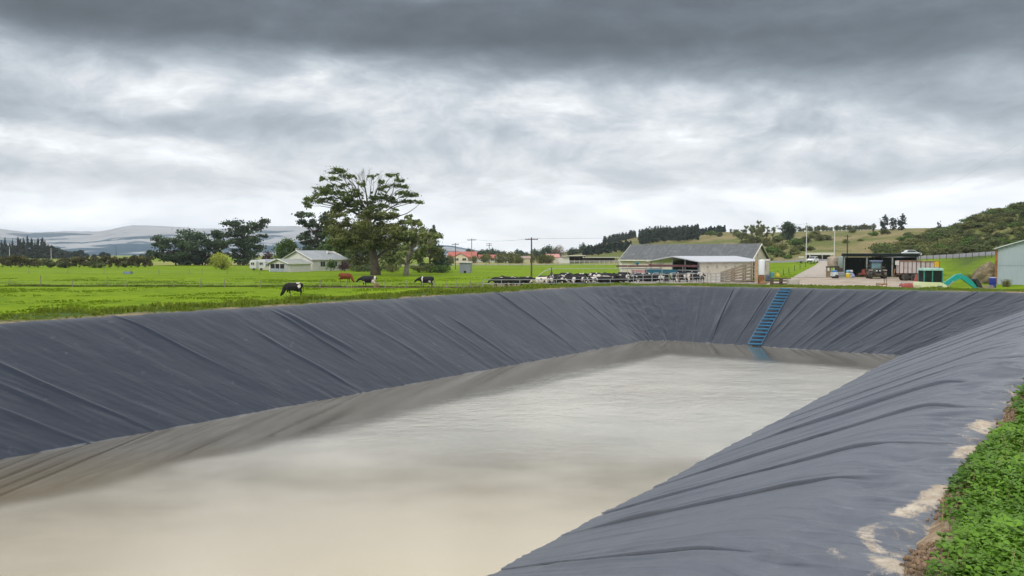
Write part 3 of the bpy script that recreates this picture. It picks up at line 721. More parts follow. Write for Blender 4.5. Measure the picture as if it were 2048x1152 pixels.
# ------------------------------------------------------------------ conifers far left
g_ = random.Random(3)
pine = [auto_tree('pine_tree', 'x', 'tree', PARK, 'conifer', 15, w0, LM['pine'], 1700, .55, s, BARKD) for s, w0 in ((1, 4.6), (2, 5.4), (3, 4.0))]
used = set()
def put(protos, i, loc, s, label, group, rz=None):
    p = protos[i % len(protos)]
    rz = g_.uniform(0, 6.28) if rz is None else rz
    if id(p) not in used:
        used.add(id(p)); p.location = loc; p.rotation_euler = (0, 0, rz); p.scale = s if hasattr(s, '__len__') else (s,) * 3
        p['label'] = label
        if group: p['group'] = group
        return p
    return dup(p, loc, rz, s, label, group)
PL = [(-14, 478), (-4, 484), (4, 479), (11, 476), (20, 486), (26, 478), (37, 474), (42, 478), (48, 475), (56, 472), (64, 477), (71, 481), (77, 477), (86, 476), (91, 480), (97, 488), (31, 488), (16, 490)]
for i, (px, ty) in enumerate(PL):
    d = g_.uniform(570, 640); hgt = (519 - ty) / F * d
    put(pine, i, spot(px, d), (hgt / 15 * g_.uniform(.85, 1.15), hgt / 15 * g_.uniform(.85, 1.1), hgt / 15), 'tall dark pine in the far row at the left edge below the mountains', 'pines in the far row on the left')
rnd_far = [auto_tree('shelter_tree', 'x', 'tree', PARK, 'round', 8, 8.5, LM['pine'], 900, .6, s, BARKD) for s in (11, 12, 13)]
for i, (px, ty) in enumerate([(103, 493), (111, 496), (119, 499), (128, 502), (136, 503), (147, 502), (160, 501), (172, 507), (188, 508), (205, 505), (215, 506), (285, 507), (296, 506), (270, 510)]):
    d = g_.uniform(640, 720); hgt = (518 - ty) / F * d
    put(rnd_far, i, spot(px, d), (hgt / 8 * 1.2, hgt / 8 * 1.2, hgt / 8), 'small dark tree in the distant belt to the right of the far pines', 'distant shelter belt trees')
# hedge along the far side of the paddock
hed = [auto_tree('hedge_shrub', 'x', 'hedge', PARK, 'hedge', 3.2, 5.0, LM['hedge'], 900, .26, s, BARKD) for s in (21, 22, 23)]
hd = [auto_tree('hedge_shrub', 'x', 'hedge', PARK, 'bush', 2.7, 4.6, LM['scrub'], 1200, .24, s, BARKD) for s in (24, 25)]
for i, px in enumerate([-20, 4, 22, 40, 58, 76, 138, 158, 178, 220, 236, 262, 276, 290]):
    put(hed, i, spot(px, 243 + g_.uniform(-2, 2)), (1, 1, g_.uniform(.9, 1.15)), 'leggy clipped brownish hedge shrub showing its stems below, at the far edge of the paddock', 'leggy hedge shrubs across the paddock', g_.uniform(-.2, .2))
for i, px in enumerate([101, 132, 188, 200, 250]):
    put(hd, i, spot(px, 241 + g_.uniform(-2, 2)), (1, 1, 1.05), 'dense dark green hedge shrub leafy down to the grass, in the far hedge row', 'dense hedge shrubs across the paddock')

# ------------------------------------------------------------------ trees round the farmhouse
auto_tree('cypress_tree', 'broad low dark cypress left of the farmhouse, the leftmost big tree', 'tree', spot(352, 292), 'macro', 11.5, 17, LM['macro'], 6500, .42, 31, BARKD)
auto_tree('cypress_tree', 'broad dark cypress standing between the leftmost low cypress and the taller ragged one', 'tree', spot(405, 300), 'macro', 13, 17, LM['macro'], 6500, .42, 32, BARKD)
auto_tree('cypress_tree', 'tall ragged dark cypress with upswept flat topped boughs, left of the farmhouse', 'tree', spot(487, 296), 'macro', 17.5, 17.5, LM['macro'], 6000, .40, 38, BARKD)
auto_tree('willow_tree', 'small bright yellow green round tree in front of the dark cypresses', 'tree', spot(443, 212), 'round', 4.2, 6.4, LM['yellow'], 2600, .18, 34)
auto_tree('garden_tree', 'mid green rounded leafy tree behind the left gable of the farmhouse', 'tree', spot(577, 226), 'round', 8.2, 8.6, LM['green'], 3600, .26, 35)
auto_tree('garden_tree', 'low dull green tree squeezed between the round tree and the dark conifer', 'tree', spot(612, 224), 'round', 5.2, 6, LM['olive'], 1600, .24, 36)
auto_tree('conifer_tree', 'ragged dark conifer with bare side branches just left of the giant gum', 'tree', spot(632, 222), 'macro', 17.2, 10.5, LM['macro'], 5200, .32, 43, BARKD)
auto_tree('garden_tree', 'brown dead looking shrubby tree beside the tall ragged cypress', 'tree', spot(535, 235), 'round', 5.0, 5, LM['purple'], 900, .22, 39)
auto_tree('garden_tree', 'dense green tree behind the house roof under the gum crown', 'tree', spot(682, 214), 'round', 10.5, 11, LM['green'], 4200, .28, 41)
auto_tree('garden_tree', 'dark green tree filling the gap behind the gum trunk', 'tree', spot(722, 205), 'round', 8.5, 9, LM['scrub'], 3200, .27, 44)
auto_tree('garden_tree', 'dark leafy tree behind and to the right of the gum trunk', 'tree', spot(778, 200), 'round', 8.0, 9, LM['scrub'], 3200, .27, 45)
auto_tree('conifer_tree', 'dark drooping conifer at the right end of the farmhouse trees', 'tree', spot(868, 188), 'conifer', 11.0, 7.5, LM['macro'], 3600, .26, 46, BARKD)
auto_tree('garden_tree', 'olive leafy tree with wispy outer twigs at the far right of the house trees', 'tree', spot(860, 182), 'gum', 10.0, 6.5, LM['grey'], 2200, .24, 47)
for i, (px, d, h_, w0, k, lab) in enumerate([(662, 196, 3.3, 3.0, 'green', 'dark green rounded shrub against the white house wall'), (690, 192, 3.0, 3.8, 'purple', 'dark purplish shrub at the right corner of the house'), (716, 188, 2.0, 6, 'scrub', 'low dark hedge shrub right of the house'),
        (746, 186, 2.2, 6, 'macro', 'low dark shrub behind the gum trunk'), (785, 184, 2.6, 5, 'olive', 'yellowish green shrub right of the gum trunk'), (836, 182, 2.3, 5, 'olive', 'olive shrub under the right hand trees'), (862, 180, 2.6, 4.6, 'scrub', 'green shrub beneath the drooping conifer'), (882, 178, 2.5, 4, 'green', 'rightmost garden shrub near the grey hut'), (632, 200, 1.8, 2.6, 'purple', 'reddish brown shrub between garage and house')]):
    auto_tree('garden_shrub', lab, 'shrub', spot(px, d), 'bush', h_, w0, LM[k], 900, .15, 60 + i)

# the giant gum, boughs and leaf pads read off the photograph, spread in depth
GD = 158.
gb = spot(748, GD)
def gq(zx, zy, dep=0.):               # crop coordinates -> local metres
    px = 400 + zx / 3.84; py = 320 + zy / 3.84; p = at(px, py, GD + dep); return p - gb
g5 = random.Random(12)
def pad(zx, zy, rx, ry, dep, wgt=None):
    p = gq(zx, zy, dep); k = GD / F / 3.84
    t = [p.x, p.y, p.z, rx * k, max(rx * .9 * k, .8), ry * k]
    return tuple(t + [wgt if wgt else rx * ry / 1000.])
UP = [(1050, 82, 62, 26), (1112, 118, 42, 24), (948, 142, 30, 17), (1030, 142, 44, 20), (1182, 122, 18, 12), (1322, 126, 38, 14), (1392, 166, 28, 18), (1478, 116, 48, 17), (1524, 152, 40, 18), (1500, 192, 48, 16), (1575, 205, 38, 16), (1610, 262, 66, 26), (1690, 322, 28, 15), (1622, 320, 42, 15),
      (930, 222, 52, 28), (980, 246, 60, 28), (1064, 252, 50, 24), (850, 306, 54, 34), (830, 346, 30, 20), (935, 312, 42, 24), (1150, 272, 52, 34), (1135, 332, 72, 36), (1205, 332, 50, 28), (1350, 300, 62, 28), (1442, 290, 60, 24), (1075, 205, 34, 16), (1255, 190, 22, 16), (1390, 230, 26, 14), (1300, 330, 40, 20), (1500, 378, 26, 14), (1180, 232, 40, 18), (1000, 200, 40, 18), (1110, 190, 30, 13), (1425, 205, 30, 13), (1545, 252, 40, 17), (1560, 318, 36, 15), (1480, 322, 48, 18), (1210, 262, 40, 18), (900, 268, 40, 22), (1000, 300, 50, 20), (1060, 345, 50, 24), (1400, 352, 60, 20), (1325, 372, 70, 24), (1180, 382, 70, 24), (1120, 300, 50, 24)]
LOW = [(1050, 402, 82, 42), (1000, 452, 66, 48), (1335, 432, 120, 42), (1440, 432, 82, 42), (1252, 422, 64, 40), (1075, 560, 116, 90), (1200, 520, 120, 80), (1335, 545, 135, 95), (1450, 540, 110, 95), (1140, 640, 100, 62), (1060, 640, 84, 58), (1395, 625, 120, 58), (1500, 620, 90, 66), (1260, 610, 90, 60), (1100, 480, 70, 44), (1010, 540, 60, 70), (1520, 480, 60, 50)]
t = thing('gum_tree', 'giant spreading gum tree with bare top branches, tallest tree in the paddock', 'tree', gb)
mb = MB()
TR = [((1350, 890), 1.15), ((1342, 800), .85), ((1325, 700), .72), ((1318, 600), .62), ((1300, 480), .5), ((1290, 390), .4)]
tp = [gq(*c) for c, r in TR]; tp[0].z = -.4; mb.path(tp, [r for c, r in TR], 10)
def bough(zp, rads, dep): mb.path([gq(x, y, dep * i / max(1, len(zp) - 1)) for i, (x, y) in enumerate(zp)], rads, 6)
MAIN = [([(1345, 770), (1400, 710), (1470, 670), (1540, 610)], [.5, .4, .3, .15], 4), ([(1300, 480), (1210, 420), (1120, 370), (1000, 330), (900, 300)], [.34, .27, .2, .13, .06], -3), ([(1300, 430), (1230, 300), (1190, 200), (1110, 120)], [.3, .2, .14, .05], 2),
        ([(1290, 390), (1280, 280), (1262, 180), (1255, 60)], [.32, .2, .13, .03], -2), ([(1290, 390), (1330, 300), (1370, 200), (1400, 110)], [.28, .18, .11, .03], 3), ([(1300, 450), (1400, 370), (1480, 250), (1500, 140)], [.3, .2, .12, .05], -4),
        ([(1310, 500), (1430, 390), (1540, 320), (1620, 270)], [.3, .2, .13, .05], 4), ([(1500, 440), (1590, 410), (1650, 370), (1700, 325)], [.16, .12, .08, .03], 3), ([(1230, 420), (1130, 380), (1060, 250), (1000, 160)], [.2, .15, .1, .04], 4),
        ([(1120, 370), (1000, 350), (890, 330), (830, 330)], [.16, .12, .07, .03], -4)]
for z_, r_, d__ in MAIN: bough(z_, [k * .72 for k in r_], d__)
def sub(a, b, r0, n, lv):                 # forked fine twigs of the dead top
    m_ = a.lerp(b, .5) + Vector((g5.uniform(-1, 1), g5.uniform(-1, 1), g5.uniform(-.3, .6))) * (b - a).length * .12
    mb.path([a, m_, b], [r0, r0 * .75, r0 * .5], 4)
    if lv:
        for k in range(n):
            q = a.lerp(b, g5.uniform(.35, 1)); v_ = (b - a) * g5.uniform(.35, .6); v_ += Vector((g5.uniform(-1, 1), g5.uniform(-1, 1), g5.uniform(-.1, .6))) * v_.length * .7
            sub(q, q + v_, r0 * .5, n, lv - 1)
for x, y0, x1, y1 in ((1285, 300, 1250, 165), (1270, 250, 1205, 160), (1262, 200, 1285, 115), (1300, 300, 1335, 170), (1340, 280, 1390, 185), (1320, 330, 1380, 230), (1240, 330, 1190, 210), (1220, 280, 1160, 180), (1380, 260, 1430, 190), (1250, 170, 1243, 110)):
    dp = g5.uniform(-3, 3); sub(gq(x, y0, dp * .4), gq(x1, y1, dp), .06, 4, 2)
for x, y, rx, ry in UP[:26]:
    dp = g5.uniform(-3, 3); mb.path([gq(1290 + (x - 1290) * .5, 400 + (y - 400) * .45, dp * .5), gq(1290 + (x - 1290) * .8, 390 + (y - 390) * .85, dp), gq(x, y + ry * .4, dp)], [.085, .05, .02], 4)
mb.build('trunk', mat('gum_bark', (.13, .10, .08), .9, .4, 1.2, bump=.5), t, True)
pads = []
for x, y, rx, ry in UP:
    d0_ = g5.uniform(-3, 3)
    pads.append(pad(x, y, rx * 1.35, ry * 1.35, d0_, rx * ry / 1000. * .45))
    for k in range(14): pads.append(pad(x + g5.uniform(-1, 1) * rx, y + g5.uniform(-.8, .9) * ry, rx * g5.uniform(.14, .42), ry * g5.uniform(.2, .5), d0_ + g5.uniform(-2, 2)))
for i in range(26):
    x = g5.uniform(1130, 1440); pads.append(pad(x, g5.uniform(70, 330) + abs(x - 1270) * .2, 9, 9, g5.uniform(-4, 4), .25))
link('crown', crown_mesh('crown', LM['gum'], pads, 42000, .13, 77, .3, .0), t)
pads = [pad(x + dx, y + dy, rx * .62, ry * .55, g5.uniform(-6.5, 5)) for x, y, rx, ry in LOW for dx, dy in [(g5.uniform(-.7, .7) * rx, g5.uniform(-.7, .7) * ry) for k in range(5)]]
link('lower_crown', crown_mesh('lower_crown', LM['gumlow'], pads, 36000, .20, 78, .3, .0), t)
# grey green tree to its right
b2 = spot(812, 154); GD = 154.; gb_ = gb; gb = b2
RT = [(1620, 470, 60, 36), (1700, 480, 44, 34), (1590, 540, 60, 50), (1660, 560, 70, 60), (1740, 560, 60, 40), (1600, 640, 60, 60), (1690, 650, 64, 56), (1780, 560, 50, 36), (1830, 580, 46, 40), (1560, 720, 60, 50), (1640, 730, 70, 50), (1480, 770, 50, 34), (1530, 790, 50, 30), (1700, 740, 50, 46), (1600, 440, 36, 20)]
pads = [pad(x + g5.uniform(-.6, .6) * rx, y + g5.uniform(-.6, .6) * ry, rx * .6, ry * .55, g5.uniform(-4, 4)) for x, y, rx, ry in RT for k in range(3)]
tr = [(0, 0, -.3, .62), (0.1, 0, 1.4, .48), (.5, 0, 3.4, .4), (.9, .2, 6.5, .25), (1.4, .2, 9, .12)]
tree('willow_tree', 'grey green drooping tree with a pale trunk, just right of the giant gum', 'tree', b2, pads, LM['grey'], 9500, .23, tr, BARKG, 91, None, .3, .35, lr=.12)

# ------------------------------------------------------------------ middle distance trees
midg = [auto_tree('distant_tree', 'x', 'tree', PARK, 'round', 8, 9, LM['macro'], 1100, .42, s, BARKD) for s in (101, 102, 103)]
mido = [auto_tree('distant_tree', 'x', 'tree', PARK, 'round', 6, 9, LM['olive'], 1100, .36, s, BARKD) for s in (104, 105)]
for i, (px, ty, d, k, wf) in enumerate([(940, 497, 520, 0, .9), (962, 500, 500, 0, 1), (975, 499, 520, 0, 1), (986, 497, 540, 0, .8), (998, 501, 520, 0, 1), (1008, 503, 500, 0, .9), (1036, 499, 520, 0, .8), (1044, 502, 500, 0, .9), (1054, 505, 470, 0, .8), (1070, 498, 500, 0, .9), (1083, 500, 520, 0, 1), (1098, 493, 470, 0, 1.2), (1112, 496, 480, 0, .9), (1142, 497, 560, 0, .9), (1153, 498, 560, 0, .9), (1165, 487, 560, 0, .5), (1176, 492, 600, 0, .9)]):
    hgt = (508 + 4.2 * F / d - ty) / F * d; put(midg, i, spot(px, d), (hgt / 8 * wf, hgt / 8 * wf, hgt / 8), 'dark tree in the distant row beyond the road, under open sky', 'dark distant trees beyond the road')
for i, (px, ty, d, wf) in enumerate([(972, 508, 380, 1.1), (1000, 508, 360, 1.2), (1022, 505, 350, 1.2), (1035, 510, 340, 1), (1060, 509, 350, 1.1), (1084, 511, 330, 1.2), (1098, 511, 330, 1.2), (900, 511, 330, .9), (948, 512, 360, .8)]):
    hgt = (508 + 4.2 * F / d - ty) / F * d; put(mido, i, spot(px, d), (hgt / 6 * wf, hgt / 6 * wf, hgt / 6), 'olive bush on the far side of the road near the red roofed houses', 'olive bushes beyond the road')
auto_tree('bare_tree', 'grey brown leafless rounded tree standing among the distant dark trees', 'tree', spot(1119, 465), 'round', 9.5, 9.5, LM['bare'], 1300, .22, 106, BARKG)

# ------------------------------------------------------------------ hill trees
def hput(protos, i, px, d, hgt, hp, wf, label, group):
    s = hgt / hp; return put(protos, i, hspot(px, d) - Vector((0, 0, .3)), (s * wf, s * wf, s), label, group)
V_ = []; 
# plantation: pines by the hundred reading as one mass
g8 = np.random.default_rng(8); fp = []
def plant(n, pxa, pxb, da, db, hh, ytop=None):
    for k in range(n):
        px = g8.uniform(pxa, pxb); d = g8.uniform(da, db); p = hspot(px, d); h_ = hh * g8.uniform(.75, 1.15)
        for z in (.2, .4, .6, .8): fp.append((p.x, p.y, p.z + h_ * z, h_ * .24 * (1.15 - z), h_ * .24 * (1.15 - z), h_ * .14, 1.))
        fp.append((p.x, p.y, p.z + h_, h_ * .05, h_ * .05, h_ * .12, .3))
plant(90, 1206, 1270, 730, 850, 6.5); plant(280, 1278, 1396, 520, 760, 7.5); plant(120, 1290, 1396, 690, 745, 8.5); plant(70, 1395, 1450, 690, 740, 5.5); plant(70, 1165, 1262, 440, 520, 4.6)
link('pine_plantation', crown_mesh('pine_plantation', LM['pine'], fp, 60000, .7, 5, .3)); tag(bpy.data.objects['pine_plantation'], 'dark pine plantation covering the hill behind the milking shed', kind='stuff')
hr = [auto_tree('hill_tree', 'x', 'tree', PARK, 'round', 8, 8, LM['scrub'], 1500, .34, s, BARKD) for s in (111, 112, 113)]
hg = [auto_tree('hill_gum', 'x', 'tree', PARK, 'gum', 14, 7, LM['grey'], 1500, .4, s, BARK) for s in (114, 115)]
hc = [auto_tree('hill_pine', 'x', 'tree', PARK, 'macro', 13, 7.5, LM['pine'], 2600, .38, s, BARKD) for s in (116, 117)]
hb_ = [auto_tree('scrub_bush', 'x', 'bush', PARK, 'bush', 4, 7, LM[k], 1500, .27, s, BARKD) for s, k in ((118, 'scrub'), (119, 'olive'), (120, 'scrub'), (121, 'olive'), (122, 'green'))]
for i, (px, ty) in enumerate([(1492, 450), (1504, 447), (1517, 440), (1524, 446), (1533, 452), (1545, 452), (1484, 458), (1512, 455)]):
    d = 430 + 8 * (i % 3); p = hspot(px, d); hgt = (EYE + (HOR - ty) / F * d) - p.z
    hput(hg, i, px, d, hgt, 14, .75 if i != 2 else .6, 'tall grey green gum in the clump behind the shed gable', 'gums on the hill behind the shed gable')
p = hspot(1574, 425); hput([auto_tree('hill_tree', 'x', 'tree', PARK, 'round', 8, 8, LM['macro'], 3000, .34, 123, BARKD)], 0, 1574, 425, EYE + (HOR - 443) / F * 425 - p.z, 8, 1., 'big dark rounded tree on the hill right of the gum clump', None)
for i, (px, ty, lab) in enumerate([(1766, 428, 'tall dark pine on the ridge, leftmost of the three together'), (1784, 432, 'dark pine on the ridge, middle of the three together'), (1801, 426, 'tall dark pine on the ridge, rightmost of the three together'), (1745, 455, 'small dark pine alone on the slope left of the three ridge pines'), (1876, 440, 'thin pointed dark pine on the skyline where the scrub hill begins'), (1461, 456, 'dark pine at the right end of the hill plantation')]):
    d = 470 if i < 4 else (330 if i == 4 else 640); p = hspot(px, d); hput(hc, i, px, d, EYE + (HOR - ty) / F * d - p.z, 13, .85 if i != 4 else .5, lab, None)
for i in range(30):
    px = 1596 + i * 5.2 + g_.uniform(-2, 2); d = 600 + g_.uniform(-5, 5) ; hput(hr, i, px, float(np.interp(px, [1500, 1800], [715, 558])), g_.uniform(3.2, 5.2), 8, .8, 'tiny tree in the line along the far ridge under the sky', 'trees along the far ridge')
HS = [(1438, 478, 560, 5), (1470, 480, 540, 6), (1480, 486, 480, 6), (1560, 493, 330, 5), (1590, 488, 350, 6), (1610, 486, 370, 5), (1630, 480, 400, 6), (1650, 478, 410, 5), (1640, 486, 380, 5), (1545, 500, 300, 5), (1560, 503, 280, 3.5), (1585, 500, 290, 4), (1600, 496, 310, 4), (1535, 507, 260, 3), (1575, 505, 262, 2.4), (1620, 497, 320, 3), (1690, 492, 360, 3), (1705, 470, 480, 4), (1720, 490, 350, 2), (1745, 487, 380, 3.5), (1768, 484, 390, 4), (1530, 485, 380, 6), (1555, 480, 400, 6), (1508, 478, 440, 6), (1420, 474, 600, 6), (1488, 492, 400, 5)]
for i, (px, py, d, h_) in enumerate(HS):
    hput(hb_, i, px, d, h_ * .85, 4, .9, 'rounded bush on the grassy slope behind the yard', 'bushes dotted on the grassy hillside')
pts = []
g9 = random.Random(21); tries = 0
while len(pts) < 200 and tries < 8000:
    tries += 1; px = g9.uniform(1752, 2110); t_ = g9.random(); f0 = float(road_d((px - CX) / F)) + 22; d = f0 + (352 - f0) * t_
    ymin = float(np.interp(px, [1690, 1760, 1800], [.0, .25, .0]))
    if px < 1760 and t_ > .35: continue
    if px < 1860 and t_ > .5 + (px - 1760) / 250: continue
    x = (px - CX) / F * d
    if all((x - a) ** 2 + (d - b_) ** 2 > 3.0 ** 2 for a, b_ in pts): pts.append((x, d))
for i, (x, d) in enumerate(sorted(pts, key=lambda q: -q[1])):
    px = CX + x / d * F; hh = g9.uniform(2.4, 4.4) * (1.0 if d > 300 else .85); pi = g9.randrange(7); ph_ = 4.2 if pi < 5 else 8.4
    put(hb_ + hr[:2], pi, hspot(px, d) - Vector((0, 0, .4)), (hh / ph_ * g9.uniform(1.1, 1.5),) * 2 + (hh / ph_,), 'bush or low tree in the dense native scrub covering the right hand hill', 'scrub covering the right hand hill')
# ------------------------------------------------------------------ buildings and farm things
WHITE = mat('white_paint', (.62, .60, .56), .6, .06, 1.2, dirt=(.55, .52, .46), dscale=.8, dth=.6)
CREAM = mat('cream_wall', (.56, .51, .42), .8, .08, 1.5, dirt=(.40, .35, .27), dscale=.7, dth=.58)
GREYW = mat('grey_wall', (.36, .36, .36), .8, .12, 1.5)
GLASS = mat('window_glass', (.035, .045, .05), .08, .1, 1, spec=.8)
DARKI = mat('dark_interior', (.018, .017, .016), .9, .3, 1)  # near black: indoor shade put into the colour; also serves plain dark parts
STEEL = mat('galvanised_pipe', (.36, .38, .39), .45, .12, 4, metal=.6, dirt=(.30, .27, .24), dth=.62)
TIMB = mat('weathered_timber', (.27, .22, .165), .9, .3, 4, bump=.3)
TIMBD = mat('dark_timber', (.09, .07, .055), .9, .35, 4, bump=.3)
POSTM = mat('fence_timber', (.24, .21, .17), .9, .35, 5)
RUBBER = mat('tyre_rubber', (.03, .028, .026), .85, .3, 6, dirt=(.16, .12, .08), dscale=3, dth=.55)
RUST = mat('rusty_steel', (.20, .085, .04), .8, .4, 3, dirt=(.35, .18, .09), dscale=2, dth=.5)
REDM = mat('faded_red_paint', (.30, .07, .06), .5, .2, 2, dirt=(.28, .14, .10), dscale=1.8, dth=.6)
REDROOF = corrugated('red_roof_iron', (.40, .115, .085), .6, 0, (.30, .16, .13), .6)
CONC = mat('concrete', (.40, .37, .32), .9, .18, 2, dirt=(.25, .21, .16), dscale=1, dth=.55, bump=.2)
BLUEP = mat('blue_plastic', (.015, .03, .22), .4, .12, 2)
YELP = mat('yellow_plastic', (.52, .40, .03), .5, .1, 2)

def gable(t, L, W, he, hr, wall, roof, over=.4, x0=0., trim=None, thick=.12, hip=0.):
    """ridge along x; walls and roof as two parts"""
    MB().prism([(-W / 2, 0), (W / 2, 0), (W / 2, he), (0, hr - .06), (-W / 2, he)], x0 - L / 2, x0 + L / 2, 'YZ').build('wall', wall, t)
    mb = MB(); sl = (hr - he) / (W / 2); wo = W / 2 + over; zo = he - sl * over
    for s in (-1, 1):
        a = x0 - L / 2 - over; b = x0 + L / 2 + over
        P = [(a, s * wo, zo), (b, s * wo, zo), (b - hip, 0, hr), (a, 0, hr)]
        mb.add([*P, *[(x, y, z + thick) for x, y, z in P]], [(0, 1, 2, 3), (7, 6, 5, 4), (0, 4, 5, 1), (1, 5, 6, 2), (2, 6, 7, 3), (3, 7, 4, 0)])
    mb.build('roof', roof, t)
    if trim:
        mb = MB()
        for s in (-1, 1):
            mb.bx(x0 - L / 2 - over, x0 + L / 2 + over, s * (wo + .03) - .05, s * (wo + .03) + .05, zo - .06, zo + .16)
            for e in (x0 - L / 2 - over - .04,) + ((x0 + L / 2 + over + .04,) if not hip else ()):
                mb.path([(e, s * wo, zo + .03), (e, 0, hr + .05)], .11, 4)
        mb.build('barge_board', trim, t)
def window(t, c, w, h, face='y', frame=None):
    """window on a wall whose outside looks to -y ('y') or -x ('x')"""
    f = frame or WHITE; b = .07
    def bx(a0, a1, z0, z1, d0, d1):
        if face == 'y': return (c[0] + a0, c[0] + a1, c[1] + d0, c[1] + d1, c[2] + z0, c[2] + z1)
        return (c[0] + d0, c[0] + d1, c[1] + a0, c[1] + a1, c[2] + z0, c[2] + z1)
    mb = MB(); mb.bx(*bx(-w / 2 - b, w / 2 + b, h / 2, h / 2 + b, -.09, .01)); mb.bx(*bx(-w / 2 - b, w / 2 + b, -h / 2 - b, -h / 2, -.12, .01))
    mb.bx(*bx(-w / 2 - b, -w / 2, -h / 2, h / 2, -.09, .01)); mb.bx(*bx(w / 2, w / 2 + b, -h / 2, h / 2, -.09, .01)); mb.bx(*bx(-.03, .03, -h / 2, h / 2, -.08, .01))
    o = mb.build('window', f, t); MB().bx(*bx(-w / 2, w / 2, -h / 2, h / 2, -.03, .005)).build('pane', GLASS, o)

GREYROOF = corrugated('grey_roof_iron', (.28, .30, .31), .5, 0, (.40, .41, .40), .6)
# farmhouse
p = spot(633, 205); t = thing('farmhouse', 'white farmhouse with a grey roof and a tall front gable, under the gum tree', 'house', p, R(52))
gable(t, 11.5, 11.5, 2.9, 5.0, WHITE, GREYROOF, .45, trim=WHITE, hip=2.5)
for y in (-3, 2.6): window(t, (-5.75, y, 1.7), 1.3, 1.1, 'x')
for x in (-2.6, 1.2, 4): window(t, (x, -5.75, 1.7), 1.4, 1.2, 'y')
MB().bx(-5.1, -4.5, 1.2, 1.8, 4.1, 5.7).build('chimney', mat('chimney_grey', (.33, .32, .30), .9), t)
MB().bx(1.6, 2.6, -2.6, -1.9, 4.35, 5.0).build('skylight', WHITE, t)
p = spot(580, 192); t = thing('garage', 'low white gabled garage with an open grey porch, in front of the farmhouse', 'garage', p, R(52))
gable(t, 6.2, 7.8, 2.0, 3.0, WHITE, corrugated('garage_roof_iron', (.22, .235, .20), .5, 0, (.30, .31, .28)), .45, trim=WHITE)
MB().bx(-3.15, -3.02, -2.1, 3.3, .8, 1.9).build('porch_shade_panel', DARKI, t)  # dark panel on the solid wall, porch shade put into its colour
MB().bx(-3.2, -3.03, -3.7, -2.1, .05, 1.9).build('door', GREYW, t)
mb = MB(); mb.bx(-3.2, -3.08, -2.1, 3.5, .05, .8); mb.build('porch_wall', mat('blue_grey_board', (.30, .34, .38), .8), t)
for y in (-.4, 1.4): MB().bx(-3.24, -3.12, y - .07, y + .07, .8, 1.9).build('post', WHITE, t)
p = spot(516, 205); t = thing('caravan', 'old white caravan parked at the left of the farmhouse', 'caravan', p, R(12))
MB().prism([(-1.9, .55), (1.7, .55), (2.0, 1.2), (1.8, 2.45), (1.4, 2.7), (-1.5, 2.7), (-1.95, 2.3)], -1.1, 1.1).build('body', mat('caravan_white', (.62, .62, .62), .5, .1), t, bevel=.08)
for x in (-1.2, .9): window(t, (x, -1.1, 1.75), .8, .6)
MB().bx(-.35, .3, -1.16, -1.08, .6, 2.3).build('door', GREYW, t)
for x in (-.9, .9): MB().lathe([(.1, -.1), (.33, -.1), (.33, .1), (.1, .1)], 14, (x, -1.0, .33), 'Y').build('wheel', RUBBER, t)
p = spot(537, 212); t = thing('garden_shed', 'small cream shed between the caravan and the garage', 'shed', p, R(8))
gable(t, 4.6, 3, 2.0, 2.7, CREAM, GREYROOF, .2); window(t, (0, -1.5, 1.3), .8, .6)
# grey hut in the paddock
p = spot(931, 178); t = thing('pump_hut', 'small grey hut with a flat white roof standing alone in the paddock', 'hut', p, R(-4))
MB().bx(-1.2, 1.2, -1.1, 1.1, 0, 2.25).build('wall', corrugated('hut_iron', (.22, .24, .26), .25, 0, (.18, .15, .12)), t)
MB().box((0, 0, 2.42), (2.9, 2.7, .3), ry=R(1)).build('roof', WHITE, t)
MB().bx(-.25, .3, -1.15, -1.09, .02, .5).build('hatch', DARKI, t)
# red roofed houses across the road
p = spot(926, 385); t = thing('red_roofed_house', 'larger red roofed house with a cream front gable, across the road', 'house', p, R(-6))
gable(t, 13.0, 8, 2.7, 5.2, CREAM, REDROOF, .5)
mb = MB(); mb.prism([(-3.6, 0), (3.4, 0), (3.4, 2.6), (-.1, 4.3), (-3.6, 2.6)], -6.5, -3.9); mb.build('front_gable', mat('gable_cream', (.60, .52, .36), .8), t)
mb = MB()
for s in (-1, 1):
    P = [(-.1 + s * 4.1, -6.9, 2.45), (-.1, -6.9, 4.5), (-.1, -3, 4.5), (-.1 + s * 4.1, -3, 2.45)]; mb.add([*P, *[(x, y, z + .12) for x, y, z in P]], [(0, 1, 2, 3), (7, 6, 5, 4), (0, 4, 5, 1), (1, 5, 6, 2), (2, 6, 7, 3), (3, 7, 4, 0)])
mb.build('gable_roof', REDROOF, t)
for x in (-1.9, 1.7): window(t, (x, -6.5, 1.6), 1.8, 1.1)
p = spot(975, 395); t = thing('red_roofed_house', 'smaller low red roofed house with white walls, right of the larger one', 'house', p, R(5))
gable(t, 10.5, 7, 2.3, 3.7, WHITE, REDROOF, .5); window(t, (-2.5, -3.5, 1.4), 1.6, 1.0); window(t, (2.2, -3.5, 1.4), 1.6, 1.0)
p = spot(1007, 380); t = thing('white_bungalow', 'tiny white house right of the low red roofed house', 'house', p, R(5))
gable(t, 7, 5, 2.0, 2.9, WHITE, GREYROOF, .4); window(t, (1, -2.5, 1.2), 1.4, .8)
p = spot(897, 390); t = thing('white_shed', 'small white shed left of the larger red roofed house', 'shed', p, R(5))
gable(t, 3.4, 3, 3.4, 4.2, WHITE, GREYROOF, .2); window(t, (0, -1.5, 2.2), .9, .8)
p = spot(1044, 345); t = thing('yellow_cottage', 'pale yellow cottage with one dark window, behind the tall power pole', 'house', p, R(3))
